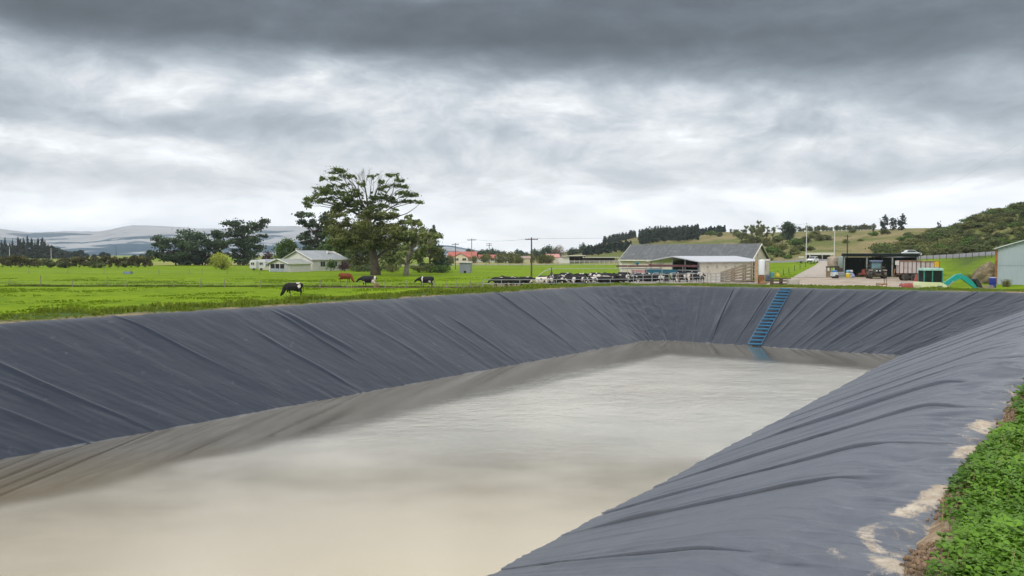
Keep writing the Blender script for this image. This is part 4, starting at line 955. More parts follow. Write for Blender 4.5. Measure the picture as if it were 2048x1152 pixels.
gable(t, 6.6, 5, 2.2, 3.1, mat('pale_yellow_wall', (.52, .50, .28), .8), mat('dull_roof', (.33, .24, .2), .8), .3); window(t, (-.5, -2.5, 1.3), 1.8, 1.3)
p = spot(1105, 350); t = thing('pink_roofed_house', 'small house with a pinkish red roof left of the long farm sheds', 'house', p, R(5))
gable(t, 5.4, 5, 2.6, 3.9, CREAM, mat('pink_roof', (.52, .26, .22), .7), .3)
# long low sheds
p = spot(1142, 340); t = thing('open_farm_shed', 'long low open fronted shed with white end wall, far across the road', 'shed', p, R(2))
MB().prism([(-5.2, 0), (-1.0, 0), (-1.0, 2.9), (-5.2, 2.1)], -2.5, 4).build('wall', WHITE, t)
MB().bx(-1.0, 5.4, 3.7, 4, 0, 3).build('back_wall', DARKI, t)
MB().box((.9, 0.5, 3.2), (10, 8, .2), ry=R(-1.5)).build('roof', mat('pale_roof', (.60, .58, .55), .6, .08), t)
for x in (1.2, 3.3, 5.3): MB().bx(x - .1, x + .1, -2.9, -2.7, 0, 3.1).build('post', TIMBD, t)
p = spot(1198, 352); t = thing('open_farm_shed', 'longer lower shed with a thin white roof beside the white ended shed', 'shed', p, R(2))
MB().bx(-7.5, 7.5, 3.4, 3.7, 0, 2.2).build('back_wall', TIMBD, t)
MB().box((0, 0, 2.45), (16.4, 8, .2)).build('roof', MATS['pale_roof'], t)
for x in (-7, -3.5, 0, 3.5, 7): MB().bx(x - .1, x + .1, -3.6, -3.4, 0, 2.35).build('post', TIMBD, t)
p = spot(1235, 330); t = thing('white_fence', 'white board fence running in front of the long low sheds', 'fence', p, R(1))
for z in (.5, .95): MB().bx(-24, 3, -.04, .04, z, z + .16).build('rail', WHITE, t)
for i in range(14): MB().bx(-24 + i * 2.05, -23.86 + i * 2.05, .041, .16, 0, 1.2).build('post', WHITE, t)

# milking shed
sx, sy = (1500 - CX) / F * 140, 140.; e = Vector((math.cos(R(-35)), math.sin(R(-35)), 0)); f_ = Vector((-e.y, e.x, 0))
L_, W_ = 25.0, 9.6; c = Vector((sx, sy, 0)) - e * L_ / 2 + f_ * W_ / 2; c.z = -2.0
t = thing('milking_shed', 'long cream milking shed with a big dark grey corrugated roof', 'shed', c, R(-35))
SHEDROOF = corrugated('dark_shed_roof', (.085, .092, .096), .9, 0, (.15, .16, .16), .55, .12, .52)
gable(t, L_, W_, 3.0, 5.75, CREAM, SHEDROOF, .45, trim=mat('cream_trim', (.66, .62, .52), .6))
MB().bx(-12.9, -12.4, -4.95, -4.75, 0, 2.7).build('downpipe', WHITE, t)
MB().bx(12.5, 12.6, -.9, .9, 3.3, 4.2).build('gable_vent', CREAM, t)
MB().bx(12.5, 12.62, 1.2, 3.0, 0, 2.2).build('door', GREYW, t)
# lean-to in front
ex = Vector((.85, .53, 0)).normalized(); Rz = math.atan2(.53, .85); fx = Vector((-ex.y, ex.x, 0))
ap = Vector(((1347 - CX) / F * 120.5, 120.5, 0)); c = ap + ex * 6.6; c.z = -1.95
t = thing('milking_annex', 'cream annex with a shiny white low roof and dark open end against the big shed', 'shed', c, Rz)
W2 = 11.0; Lx = 13.2
mb = MB(); mb.bx(-Lx / 2, Lx / 2, -W2 / 2, -W2 / 2 + .15, 0, 2.75); mb.bx(Lx / 2 - .15, Lx / 2, -W2 / 2 + .16, W2 / 2, 0, 2.75); mb.bx(-Lx / 2 + 5, Lx / 2 - .16, W2 / 2 - .15, W2 / 2, 0, 2.75); mb.build('wall', CREAM, t)
mb = MB()
for s in (-1, 1):
    P = [(-Lx / 2 - .3, s * (W2 / 2 + .3), 2.72), (Lx / 2 + .3, s * (W2 / 2 + .3), 2.72), (Lx / 2 + .3, 0, 3.5), (-Lx / 2 - .3, 0, 3.5)]
    mb.add([*P, *[(x, y, z + .14) for x, y, z in P]], [(0, 1, 2, 3), (7, 6, 5, 4), (0, 4, 5, 1), (1, 5, 6, 2), (2, 6, 7, 3), (3, 7, 4, 0)])
mb.build('roof', mat('zinc_white_roof', (.46, .47, .50), .4, .05, 1), t)
MB().prism([(-W2 / 2 + .16, 0), (W2 / 2 - .16, 0), (W2 / 2 - .16, 2.6), (0, 3.3), (-W2 / 2 + .16, 2.6)], -Lx / 2 + 4.8, -Lx / 2 + 5, 'YZ').build('annex_shade_panel', DARKI, t)  # near-black sheet standing in for the shade inside the open end
for i in range(6): MB().bx(-5.2 + i * 1.9, -5.0 + i * 1.9, -W2 / 2 - .14, -W2 / 2, 1.95, 2.2).build('lamp', GREYW, t)
for y in (-5.1, -2.4, .3, 3, 5.1): MB().bx(-Lx / 2, -Lx / 2 + .12, y - .06, y + .06, 0, 2.75 if abs(y) > 4 else 3.1).build('post', STEEL, t)
PURP = mat('maroon_rail', (.13, .06, .065), .5, .3, 3); TEAL = mat('teal_pipe', (.02, .11, .16), .45, .2, 3)
MB().bx(-Lx / 2 - .2, -Lx / 2 - .05, -5.2, 5.2, 2.05, 2.35).build('maroon_beam', PURP, t)
MB().bx(-Lx / 2 - .2, -Lx / 2 - .05, -5.2, 5.2, 1.5, 1.62).build('rail', STEEL, t)
# bail rails left of the annex
c = Vector(((1300 - CX) / F * 118, 118, -1.85)); t = thing('milking_bail_rails', 'maroon and teal overhead rails of the milking bails left of the annex', 'rails', c, R(3))
MB().bx(-5.0, 5.2, -.08, .08, 1.95, 2.2).build('maroon_beam', PURP, t)
MB().bx(-4.2, 2.0, .8, 1.0, 1.6, 1.75).build('pale_beam', STEEL, t)
MB().bx(-.6, 4.2, .2, .7, .95, 1.55).build('teal_trough', TEAL, t)
MB().bx(-2.6, -.7, .2, .7, .9, 1.5).build('pink_panel', mat('pink_board', (.42, .24, .24), .7), t)
for x in (-4.8, -2.7, -.5, 1.8, 4.9): MB().cyl((x, 0, 0), (x, 0, 1.94), .06).build('post', STEEL, t)
for x, r in ((-1.9, .28), (-.1, .2)): MB().lathe([(.02, -r), (r * .8, -r * .5), (r, 0), (r * .7, r * .6), (.02, r)], 10, (x, 0, 2.2 + r)).build('winch_drum', TEAL if r > .25 else RUST, t)
# block building at right of the shed + white tank on a post
p = spot(1532, 124, 0); t = thing('block_pump_house', 'narrow grey block hut with a white cap at the right end of the milking shed', 'hut', p, R(-20))
MB().bx(-.75, .45, -.7, .9, 0, 2.75).build('wall', mat('grey_block', (.40, .37, .31), .9, .12, 2, dirt=(.22, .17, .12), dscale=.9, dth=.56), t)
MB().bx(-.85, .55, -.8, 1.0, 2.752, 3.0).build('roof', WHITE, t)
p = spot(1520, 103, 0); t = thing('white_header_tank', 'upright white tank fixed beside a thick timber post at the end of the stock race', 'tank', p, R(-8))
MB().lathe([(.02, 1.1), (.40, 1.1), (.42, 1.16), (.42, 2.95), (.40, 3.02), (.02, 3.06)], 20, (.15, 0, 0)).build('tank_body', mat('white_tank', (.70, .72, .74), .35, .04), t, True)
MB().bx(-.62, -.30, -.16, .16, -.1, 3.1).build('post', mat('post_timber', (.40, .27, .15), .9, .25, 3, bump=.3), t)
MB().bx(-.2, .5, -.3, .3, .0, 1.1).build('stand', RUST, t)
# timber stock race
p = spot(1482, 104, 0); t = thing('stock_race', 'weathered timber loading race with rails climbing to the right', 'stock race', p, R(-3))
for x, hh in ((-2.3, 1.5), (-.9, 2.0), (.55, 2.5), (1.6, 2.85)):
    MB().bx(x - .09, x + .09, -.09, .09, -.2, hh).build('post', TIMBD if x > 1 else TIMB, t); MB().bx(x - .09, x + .09, 1.11, 1.29, -.2, hh).build('post', TIMB, t)
for k in range(6):
    z0, z1 = .18 + k * .24, .4 + k * .46
    for y in (-.13, 1.07): mb = MB(); mb.box(((-.35), y, (z0 + z1) / 2), (4.1, .06, .16), ry=-math.atan2(z1 - z0, 4.0)); mb.build('rail', TIMB, t)
mb = MB(); mb.box((-.35, .6, .14), (4.0, 1.1, .08), ry=-.06); mb.build('ramp_floor', TIMBD, t)
# pipe rails
def rails(name, label, pa, pb, zs, posts, r=.035, top=None, dz=0., mats=(None, None), rp=.05):
    a, b = spot(*pa), spot(*pb); a.z += dz; b.z += dz; t = thing(name, label, 'fence', a); L = b - a; n = len(posts)
    for z in zs: MB().path([(0, 0, z), (*(L.xy / 2), z + L.z / 2), (*L.xy, z + L.z)], r, 6).build('rail', mats[0] or STEEL, t)
    for q in posts: MB().cyl((L.x * q, L.y * q, L.z * q - .1), (L.x * q, L.y * q, L.z * q + (top or zs[-1] + .04)), rp, n=7).build('post', mats[1] or STEEL, t)
    return t
rails('pipe_fence', 'low two rail steel pipe fence in front of the waiting cows', (966, 97.5), (1256, 99.5), (.62, 1.08), [i / 8 for i in range(9)], .04, 1.1)
tq = rails('yard_rails', 'tall hooped steel pipe rails along the front of the concrete yard', (1254, 103), (1452, 103), (.55, .95, 1.42), [], .035)
for i, px in enumerate([1255, 1267, 1286, 1304, 1321, 1338, 1356, 1371, 1385, 1400, 1415, 1432, 1448]):
    q = spot(px, 103) - tq.location; hh = 1.75 if i not in (0, 9) else 2.7
    if i in (1, 3, 5, 7): MB().path([(q.x, 0, -.1), (q.x, 0, hh - .3), (q.x + .12, 0, hh - .08), (q.x + .35, 0, hh), (q.x + .85, 0, hh)], .05, 7).build('hoop_post', STEEL, tq)
    else: MB().cyl((q.x, 0, -.1), (q.x, 0, hh), .05, n=7).build('post', STEEL, tq)
rails('pipe_fence', 'high single rail steel fence behind the herd, in front of the road paddock', (1095, 127), (1240, 127), (1.85,), [i / 4 for i in range(5)], .045, 1.86)
rails('pipe_fence', 'short steel rails between the annex wall and the stock race', (1402, 108), (1462, 106), (.5, .9, 1.3), [0, .33, .66, 1], .035)
a = spot(1247, 102.6); b_ = spot(1512, 103.0)
MB().bx(a.x, b_.x, 102.4, 102.75, -2.3, -1.62).build('kerb_wall', CONC); tag(bpy.data.objects['kerb_wall'], 'low pale concrete kerb under the hooped yard rails', 'kerb')
p = spot(1103, 118, 0); t = thing('backing_gate_arm', 'dark steel post with a curved arm reaching left over the herd', 'gate arm', p)
MB().cyl((0, 0, 0), (0, 0, 2.25), .07).build('post', TIMBD, t); MB().box((0, 0, 1.0), (.3, .3, 1.1)).build('motor_box', TIMBD, t)
MB().path([(0, 0, 1.95), (-.9, 0, 1.75), (-1.7, 0, 1.2), (-2.3, 0, .5), (-2.45, 0, 0.1)], .045, 6).build('arm', STEEL, t)
# crate, block, sacks
p = spot(1561, 90, 0); t = thing('timber_crate', 'open dark slatted crate beside the concrete block, on the yard edge', 'crate', p, R(2))
for z in (.05, .38, .72, 1.0): MB().bx(-1.05, 1.0, -.5, -.44, z, z + .12).build('slat', TIMBD, t); MB().bx(-1.05, 1.0, .44, .5, z, z + .12).build('slat', TIMBD, t)
for x in (-1.05, 0, .92): MB().bx(x, x + .09, -.44, .44, 0, 1.12).build('frame', TIMBD, t)
p = spot(1586, 89, 0); t = tag(MB().box((0, 0, .5), (1.15, 1.0, 1.05)).build('concrete_block', CONC, None, bevel=.04), 'pale square concrete block at the left end of the dirt yard', 'block'); t.location = p
p = spot(1574, 87.5, 0); t = tag(MB().lathe([(.05, 0), (.45, .02), (.5, .18), (.36, .36), (.1, .44)], 9).build('plastic_sack', WHITE, None, True), 'crumpled white plastic sack lying in front of the concrete block', 'sack'); t.location = p; t.scale = (1.3, .8, .9)
for px, lab, ml, hh in ((1544, 'teal drum beside the driveway grass, near the yellow marker', mat('teal_drum', (.10, .26, .27), .5), 1.0), (1535, 'dark drum at the foot of the grey block hut', mat('slate_drum', (.08, .10, .13), .5), .9)):
    p = spot(px, 124 if px > 1540 else 112, 0); t = tag(MB().lathe([(.02, 0), (.30, 0), (.31, .3), (.29, .33), (.31, .36), (.31, .62), (.29, .65), (.31, .68), (.30, hh), (.02, hh)], 14).build('steel_drum', ml, None, True), lab, 'drum'); t.location = p
p = spot(1555, 124, 0); t = tag(MB().lathe([(.02, 0), (.30, 0), (.30, .5), (.16, .6), (.16, .72), (.02, .75)], 12).build('plastic_drum', YELP, None, True), 'small yellow drum on the grass bank by the driveway fence', 'drum'); t.location = p; t.scale = (1.2, 1.2, 1.2)
# soil spoil near the race
# tanks by the machinery shed
p = spot(1665, 136, 0); t = thing('water_tank', 'beige round water tank on a dark stand left of the machinery shed', 'water tank', p)
MB().lathe([(.02, 1.55), (.86, 1.55), (.88, 1.6), (.88, 3.0), (.80, 3.12), (.02, 3.22)], 22).build('tank_body', mat('beige_tank', (.42, .35, .28), .6, .1, 1.5, dirt=(.28, .22, .17)), t, True)
mb = MB(); [mb.bx(x - .07, x + .07, y - .07, y + .07, 0, 1.3) for x in (-.7, .7) for y in (-.7, .7)]; mb.bx(-.85, .85, -.85, .85, 1.3, 1.54); mb.build('stand', TIMBD, t)
p = spot(1682, 139, 0); t = thing('water_tank', 'grey green round water tank between the beige tank and the machinery shed', 'water tank', p)
MB().lathe([(.02, 1.1), (.76, 1.1), (.78, 1.15), (.78, 2.95), (.70, 3.08), (.02, 3.2)], 22).build('tank_body', mat('grey_green_tank', (.22, .27, .25), .6, .1, 1.5), t, True)
MB().bx(-.7, .7, -.7, .7, 0, 1.09).build('stand', TIMBD, t)
p = spot(1657, 127, 0); t = thing('timber_box', 'narrow brown timber box standing left of the sprayer trailer', 'box', p)
MB().bx(-.28, .28, -.3, .3, 0, 1.0).build('body', mat('brown_board', (.22, .16, .09), .9), t); MB().bx(-.5, .34, -.36, .36, 1.0, 1.07).build('lid', TIMB, t)
p = spot(1674, 123, 0); t = thing('sprayer_trailer', 'small two wheeled farm trailer with a blue tank lid, left of the machinery shed', 'trailer', p)
MB().bx(-.85, -.05, -.5, .5, .35, 1.0).build('tank', mat('grey_poly', (.52, .56, .56), .5), t, bevel=.06); MB().lathe([(.02, 1.0), (.42, 1.0), (.42, 1.18), (.3, 1.26), (.02, 1.3)], 14, (-.45, 0, 0)).build('lid', mat('lid_blue', (.05, .17, .38), .5), t, True)
mb = MB()
for z in (.3, .62, .95): mb.bx(-.04, .9, -.55, -.5, z, z + .06); mb.bx(-.04, .9, .5, .55, z, z + .06)
for x in (-.02, .42, .86): mb.bx(x, x + .05, -.5, .5, .3, 1.02)
mb.build('cage', GREYW, t); MB().bx(-.9, 1.0, -.4, .4, .22, .34).build('chassis', TIMBD, t)
for y in (-.62, .62):
    wq = MB().lathe([(.12, -.08), (.30, -.08), (.32, 0), (.30, .08), (.12, .08)], 16, (-.3, y, .32), 'Y').build('wheel', RUBBER, t, True); MB().lathe([(.02, -.06), (.15, -.06), (.15, .06), (.02, .06)], 12, (-.3, y, .32), 'Y').build('rim', WHITE, wq)
# machinery shed
d0 = 127.; s_ = d0 / F; p = spot(1760, d0, 0); p.z = -1.85
t = thing('machinery_shed', 'three bay open fronted machinery shed with a dark green interior', 'shed', p, R(-22))
SG = corrugated('dark_green_iron', (.030, .050, .046), .22, 0, (.02, .03, .03), .6)
hw = 75.5 * s_ / 1.10
MB().bx(-hw, hw, 6.0, 6.1, 0, 3.3).build('back_wall', SG, t); MB().bx(-hw, -hw + .08, .1, 5.99, 0, 3.6).build('side_wall', SG, t); MB().bx(hw - .08, hw, .1, 5.99, 0, 3.6).build('side_wall', SG, t)
MB().box((0, 2.9, 3.72), (2 * hw + .5, 7.0, .12), rx=R(-3)).build('roof', mat('shed_roof_edge', (.05, .07, .065), .6), t)
MB().bx(-hw, hw, -.08, .02, 3.42, 3.72).build('lintel', mat('lintel_green', (.035, .05, .048), .6), t)
for px in (1687, 1733, 1784, 1833): x = (px - 1760) * s_ / 1.10; MB().bx(x - .11, x + .11, -.12, .10, 0, 3.41).build('post', mat('shed_post', (.20, .22, .19), .8), t)
# contents
p = spot(1699, 128.5, 0); p.z = -1.83; t = thing('fertiliser_bags', 'stack of blue and white bags in the left bay of the machinery shed', 'bags', p)
for i, (x, z, c_) in enumerate([(-.3, 0, 'lid_blue'), (.35, 0, 'white_paint'), (-.25, .42, 'white_paint'), (.3, .42, 'bag_blue'), (-.2, .84, 'bag_blue'), (.2, .86, 'white_paint')]):
    if c_ == 'bag_blue': mat('bag_blue', (.22, .36, .55), .5)
    MB().lathe([(.05, 0), (.34, .03), (.38, .2), (.34, .38), (.05, .42)], 10, (x, (i % 2) * .1, z)).build('bag', MATS[c_], t, True)
p = spot(1696, 124.6, 0); t = tag(MB().lathe([(.02, 0), (.34, 0), (.36, .1), (.36, .62), (.30, .74), (.02, .78)], 14).build('plastic_drum', YELP, None, True), 'bright yellow drum on the ground at the front of the left shed bay', 'drum'); t.location = p
p = spot(1706, 125.2, 0); t = tag(MB().lathe([(.02, 0), (.22, 0), (.26, .3), (.20, .55), (.02, .6)], 12).build('bucket', mat('lilac_plastic', (.30, .28, .48), .5), None, True), 'pale purple bucket beside the yellow drum at the shed front', 'bucket'); t.location = p
p = spot(1725, 129, 0); p.z = -1.83; t = thing('cultivator', 'small red implement parked at the back of the left shed bay', 'implement', p)
MB().bx(-.6, .6, -.2, .2, .5, .75).build('beam', REDM, t); MB().box((.1, 0, 1.05), (.5, .4, .6), taper=.7).build('gearbox', REDM, t)
for x in (-.5, -.15, .2, .55): MB().path([(x, .1, .5), (x, -.25, .3), (x, 0, .02)], .05, 5).build('tine', RUST, t)
for x in (-.7, .7): MB().lathe([(.08, -.08), (.32, -.08), (.32, .08), (.08, .08)], 14, (x, .2, .32), 'X').build('wheel', RUBBER, t)
# tractor facing the camera
p = spot(1755, 121, 0); t = thing('tractor', 'dark muddy tractor with a glazed cab facing out of the middle shed bay', 'tractor', p, R(-16))
TRG = mat('tractor_green', (.055, .075, .065), .55, .25, 2, dirt=(.20, .16, .11), dscale=1.6, dth=.55)
for s in (-1, 1):
    o = MB().lathe([(.35, -.27), (.78, -.27), (.85, -.18), (.85, .18), (.78, .27), (.35, .27)], 24, (s * 1.05, 2.0, .85), 'X').build('rear_wheel', RUBBER, t, True); MB().lathe([(.05, -.2), (.36, -.2), (.36, .2), (.05, .2)], 14, (s * 1.05, 2.0, .85), 'X').build('rim', GREYW, o)
    o = MB().lathe([(.25, -.21), (.56, -.21), (.62, -.12), (.62, .12), (.56, .21), (.25, .21)], 22, (s * .98, -.25, .62), 'X').build('front_wheel', RUBBER, t, True); MB().lathe([(.05, -.16), (.26, -.16), (.26, .16), (.05, .16)], 14, (s * .98, -.25, .62), 'X').build('rim', GREYW, o)
    MB().prism([(-.3 + 0, 1.25), (.3, 1.25), (.32, 1.33), (-.28, 1.42)], -.75, .5).build('x', TRG, t) if 0 else None
    MB().box((s * .98, -.25, 1.36), (.50, .9, .1)).build('front_fender', mat('mud_pale', (.40, .33, .28), .9), t, bevel=.03)
    MB().box((s * 1.02, 2.0, 1.80), (.56, 1.3, .1)).build('rear_fender', TRG, t, bevel=.03)
    MB().bx(s * .72 - .1, s * .72 + .1, .98, 1.12, 2.66, 2.82).build('work_lamp', mat('lamp_glass', (.7, .7, .68), .2), t)
    MB().box((s * 1.22, .9, 2.1), (.22, .06, .34)).build('mirror', DARKI, t)
    MB().path([(s * .7, 1.0, 2.3), (s * 1.2, .92, 2.2)], .02, 5).build('mirror_arm', DARKI, t)
MB().prism([(-.42, .7), (.42, .7), (.44, 1.45), (.32, 1.68), (-.32, 1.68), (-.44, 1.45)], -.6, 1.15).build('hood', TRG, t, bevel=.03)
MB().bx(-.34, .34, -.66, -.6, .78, 1.45).build('grille', DARKI, t)
for s in (-1, 1): MB().bx(s * .22 - .1, s * .22 + .1, -.69, -.655, 1.2, 1.34).build('headlight', MATS['lamp_glass'], t)
MB().bx(-.36, .36, -1.05, -.62, .55, .9).build('weight_block', TIMBD, t)
MB().bx(-.9, .9, -.33, -.17, .5, .66).build('axle', TIMBD, t)
mb = MB()
for s in (-1, 1):
    mb.path([(s * .78, 1.15, 1.3), (s * .70, 1.25, 2.62)], .05, 6); mb.path([(s * .80, 2.5, 1.3), (s * .72, 2.4, 2.62)], .05, 6)
mb.build('cab_frame', TRG, t); MB().box((0, 1.85, 1.25), (1.5, 1.4, .5)).build('cab_base', TRG, t)
MB().prism([(1.2, 1.5), (2.45, 1.5), (2.38, 2.6), (1.28, 2.6)], -.68, .68, 'YZ').build('cab_glass', mat('cab_glass_teal', (.10, .19, .21), .12, .15, 1, spec=.8), t)
MB().box((0, 1.8, 2.72), (1.65, 1.7, .2)).build('cab_roof', mat('cab_roof_blue', (.14, .18, .30), .5), t, bevel=.06)
MB().cyl((.5, .3, 1.6), (.5, .3, 2.4), .04).build('exhaust', TIMBD, t)
# silage wagons
RIB = mat('wagon_board', (.46, .40, .39), .85, .15, 1.5, dirt=(.26, .17, .13), dscale=1, dth=.62)
def wagon(t, L, W, zb, h, nr, wheels, tandem=True):
    mb = MB(); mb.bx(-L / 2, L / 2, -W / 2, -W / 2 + .06, zb, zb + h); mb.bx(-L / 2, L / 2, W / 2 - .06, W / 2, zb, zb + h); mb.bx(-L / 2, -L / 2 + .06, -W / 2 + .06, W / 2 - .06, zb, zb + h); mb.bx(L / 2 - .06, L / 2, -W / 2 + .06, W / 2 - .06, zb, zb + h); mb.bx(-L / 2 + .06, L / 2 - .06, -W / 2 + .06, W / 2 - .06, zb, zb + .08)
    mb.build('box', RIB, t); mb = MB()
    for i in range(nr):
        x = -L / 2 + L * i / (nr - 1); mb.bx(x - .04, x + .04, -W / 2 - .07, -W / 2 - .003, zb, zb + h)
    mb.build('ribs', TIMBD, t); MB().bx(-L / 2 - .08, L / 2 + .08, -W / 2 - .1, -W / 2 - .0735, zb + h - .12, zb + h).build('top_rail', RUST, t)
    MB().bx(-L / 2, L / 2, -.4, .4, zb - .25, zb - .004).build('chassis', RUST, t)
    for x in wheels:
        for s in (-1, 1):
            o = MB().lathe([(.2, -.16), (.48, -.16), (.54, -.08), (.54, .08), (.48, .16), (.2, .16)], 20, (x, s * (W / 2 - .15), .54), 'Y').build('wheel', RUBBER, t, True); MB().lathe([(.03, -.12), (.22, -.12), (.22, .12), (.03, .12)], 12, (x, s * (W / 2 - .15), .54), 'Y').build('rim', mat('pale_rim', (.36, .31, .27), .8), o)
p = spot(1816, 113, 0); t = thing('silage_wagon', 'ribbed pale sided silage wagon on tandem wheels in front of the right shed bay', 'wagon', p, R(-14))
wagon(t, 2.7, 2.0, 1.12, 1.75, 6, (-.5, .62)); MB().box((-1.45, 0, 2.55), (.3, 1.2, .6)).build('elevator', mat('wagon_white', (.6, .58, .55), .7), t); MB().path([(-1.3, 0, 1.0), (-1.9, 0, .6), (-1.7, 0, 1.7)], .08, 6).build('drawbar', RUST, t)
p = spot(1853, 120, 0); t = thing('silage_wagon', 'dark brown high sided wagon behind the excavator cab', 'wagon', p, R(-3))
wagon(t, 2.6, 2.0, 1.2, 1.55, 5, (-.4, .5))
p = spot(1872.5, 117.5, 0); t = thing('warning_sign', 'orange and yellow warning board on a thin post at the end of the dark wagon', 'sign', p)
MB().cyl((0, .03, 0), (0, .03, 2.0), .03).build('post', STEEL, t); MB().box((0, -.02, 2.3), (.62, .05, .75)).build('board', mat('orange_board', (.85, .40, .02), .5), t); MB().box((0.02, -.055, 2.34), (.3, .012, .4)).build('marking', YELP, t)
# rusty implement + red mower
p = spot(1766, 90, 0); t = thing('plough', 'small rusty implement with upright bracket left on the dirt yard', 'implement', p)
MB().bx(-.65, .45, -.08, .08, .35, .5).build('beam', RUST, t); MB().path([(.15, 0, .5), (.1, 0, .95), (.35, 0, 1.05), (.4, 0, .5)], .06, 6).build('bracket', TIMB, t); MB().bx(-.72, -.5, -.2, .2, 0, .55).build('foot', TIMB, t)
for x in (-.1, .4): MB().path([(x, 0, .4), (x - .1, -.1, .15), (x + .15, -.1, 0)], .07, 5).build('tine', RUST, t)
p = spot(1818, 84, 0); t = thing('mower', 'faded red mower with one guard folded upright, beside the excavator', 'mower', p)
MB().lathe([(.1, -.6), (.34, -.6), (.38, -.3), (.38, .3), (.34, .6), (.1, .6)], 14, (-.25, 0, .42), 'X').build('rotor_drum', REDM, t, True); MB().bx(-.9, .95, -.25, .35, .3, .62).build('deck', REDM, t, bevel=.04)
MB().prism([(.42, .62), (.95, .62), (1.0, 1.75), (.72, 1.72), (.55, 1.2)], -.12, .02).build('folded_guard', REDM, t); MB().prism([(-1.0, .15), (-.8, .15), (-.55, .9), (-.75, .9)], -.2, .2).build('skid', GREYW, t)
# excavator side-on, boom to the right
d1 = 75.; k1 = d1 / F; p = spot(1858, d1, 0); gz = p.z
def E(px, py): return ((px - 1858) * k1, EYE - (py - HOR) * k1 - gz)
t = thing('mini_excavator', 'teal and cream mini excavator with its boom bent over to the right', 'excavator', p)
TEALP = mat('excavator_teal', (.012, .30, .265), .4, .12, 2, dirt=(.10, .22, .19), dscale=2, dth=.62); PALEY = mat('excavator_cream', (.58, .62, .36), .45, .08, 2)
for y in (-.62, .62):
    MB().prism([(-1.0, .28), (-.85, .08), (.95, .08), (1.1, .28), (1.0, .52), (-.9, .52)], y - .2, y + .2).build('track', RUBBER, t, bevel=.05)
MB().cyl((0, 0, .45), (0, 0, .64), .5, n=16).build('slew_ring', TIMBD, t)
x0, z0 = E(1834, 578); x1, z1 = E(1884, 566)
MB().prism([(x0, .64), (x1 + .15, .64), (x1, z1 - .15), (x1 - .5, z1 + .08), (x0 + .02, z1 + .12), (x0 - .06, z1 - .2)], -.75, .75).build('body', PALEY, t, bevel=.05)
mb = MB(); x0, z0 = E(1839, 567); x1, z1 = E(1877, 541); ca, cb2 = -.72, .35
for x in (x0 + .05, (x0 + x1) / 2 - .08, x1 - .05):
    for y in (ca + .04, cb2 - .04): mb.bx(x - .05, x + .05, y - .04, y + .04, z0, z1)
mb.bx(x0, x1, ca, ca + .05, z0 - .02, z0 + .12); mb.bx(x0, x1, cb2 - .05, cb2, z0 - .02, z0 + .12); mb.build('cab_frame', mat('cab_dark_green', (.03, .20, .17), .5), t)
MB().bx(x0 + .1, x1 - .1, ca + .02, ca + .035, z0 + .12, z1).build('side_glass', mat('tinted_glass', (.012, .018, .018), .1, .1, 1, spec=.25), t)
MB().bx(x0 + .02, x0 + .03, ca + .1, cb2 - .1, z0 + .12, z1).build('rear_glass', MATS['tinted_glass'], t)
MB().box(((x0 + x1) / 2, (ca + cb2) / 2, z1 + .12), (x1 - x0 + .12, cb2 - ca + .12, .24), taper=.93).build('cab_roof', mat('cab_roof_teal', (.30, .48, .42), .5), t, bevel=.06)
MB().box(((x0 + x1) / 2 - .2, -.2, z0 + .35), (.45, .5, .6)).build('seat', DARKI, t, bevel=.05)
def lim(pts, w0, w1, y, name, m):
    """flat sided boom along pts in the xz plane"""
    up = []; dn = []
    for i, (x, z) in enumerate(pts):
        a = pts[max(0, i - 1)]; b = pts[min(len(pts) - 1, i + 1)]; dx, dz = b[0] - a[0], b[1] - a[1]; l = math.hypot(dx, dz); q = (w0[i]) / 2
        up.append((x - dz / l * q, z + dx / l * q)); dn.append((x + dz / l * q, z - dx / l * q))
    mb = MB()
    for i in range(len(pts) - 1): mb.prism([dn[i], dn[i + 1], up[i + 1], up[i]], y - w1 / 2, y + w1 / 2)
    return mb.build(name, m, t)
lim([E(1882, 575), E(1900, 563), E(1914, 553.5), E(1924, 552)], (.38, .46, .5, .48), .26, .1, 'boom', TEALP)
lim([E(1919, 553), E(1929, 556), E(1943, 567), E(1953, 576)], (.30, .46, .40, .26), .22, .1, 'dipper_arm', TEALP)
lim([E(1890, 576), E(1906, 562)], (.11, .11), .1, -.1, 'boom_ram', STEEL); lim([E(1926, 551), E(1946, 564)], (.1, .1), .1, .1, 'dipper_ram', STEEL)
bx_, bz_ = E(1954, 566)
MB().prism([(bx_ - .35, bz_ + .35), (bx_ - .1, bz_ + .45), (bx_ + .25, bz_ - .05), (bx_ + .45, bz_ - .45), (bx_ - .05, bz_ - .35)], -.2, .4).build('bucket', mat('bucket_black', (.03, .03, .03), .6), t, bevel=.03)
def E2(px, py): x, z = E(px, py); return x, z
MB().bx(E(1866, 0)[0], E(1876, 0)[0], -.756, -.752, E(0, 575)[1], E(0, 571)[1]).build('maker_mark', mat('decal_grey', (.12, .16, .15), .6), t)
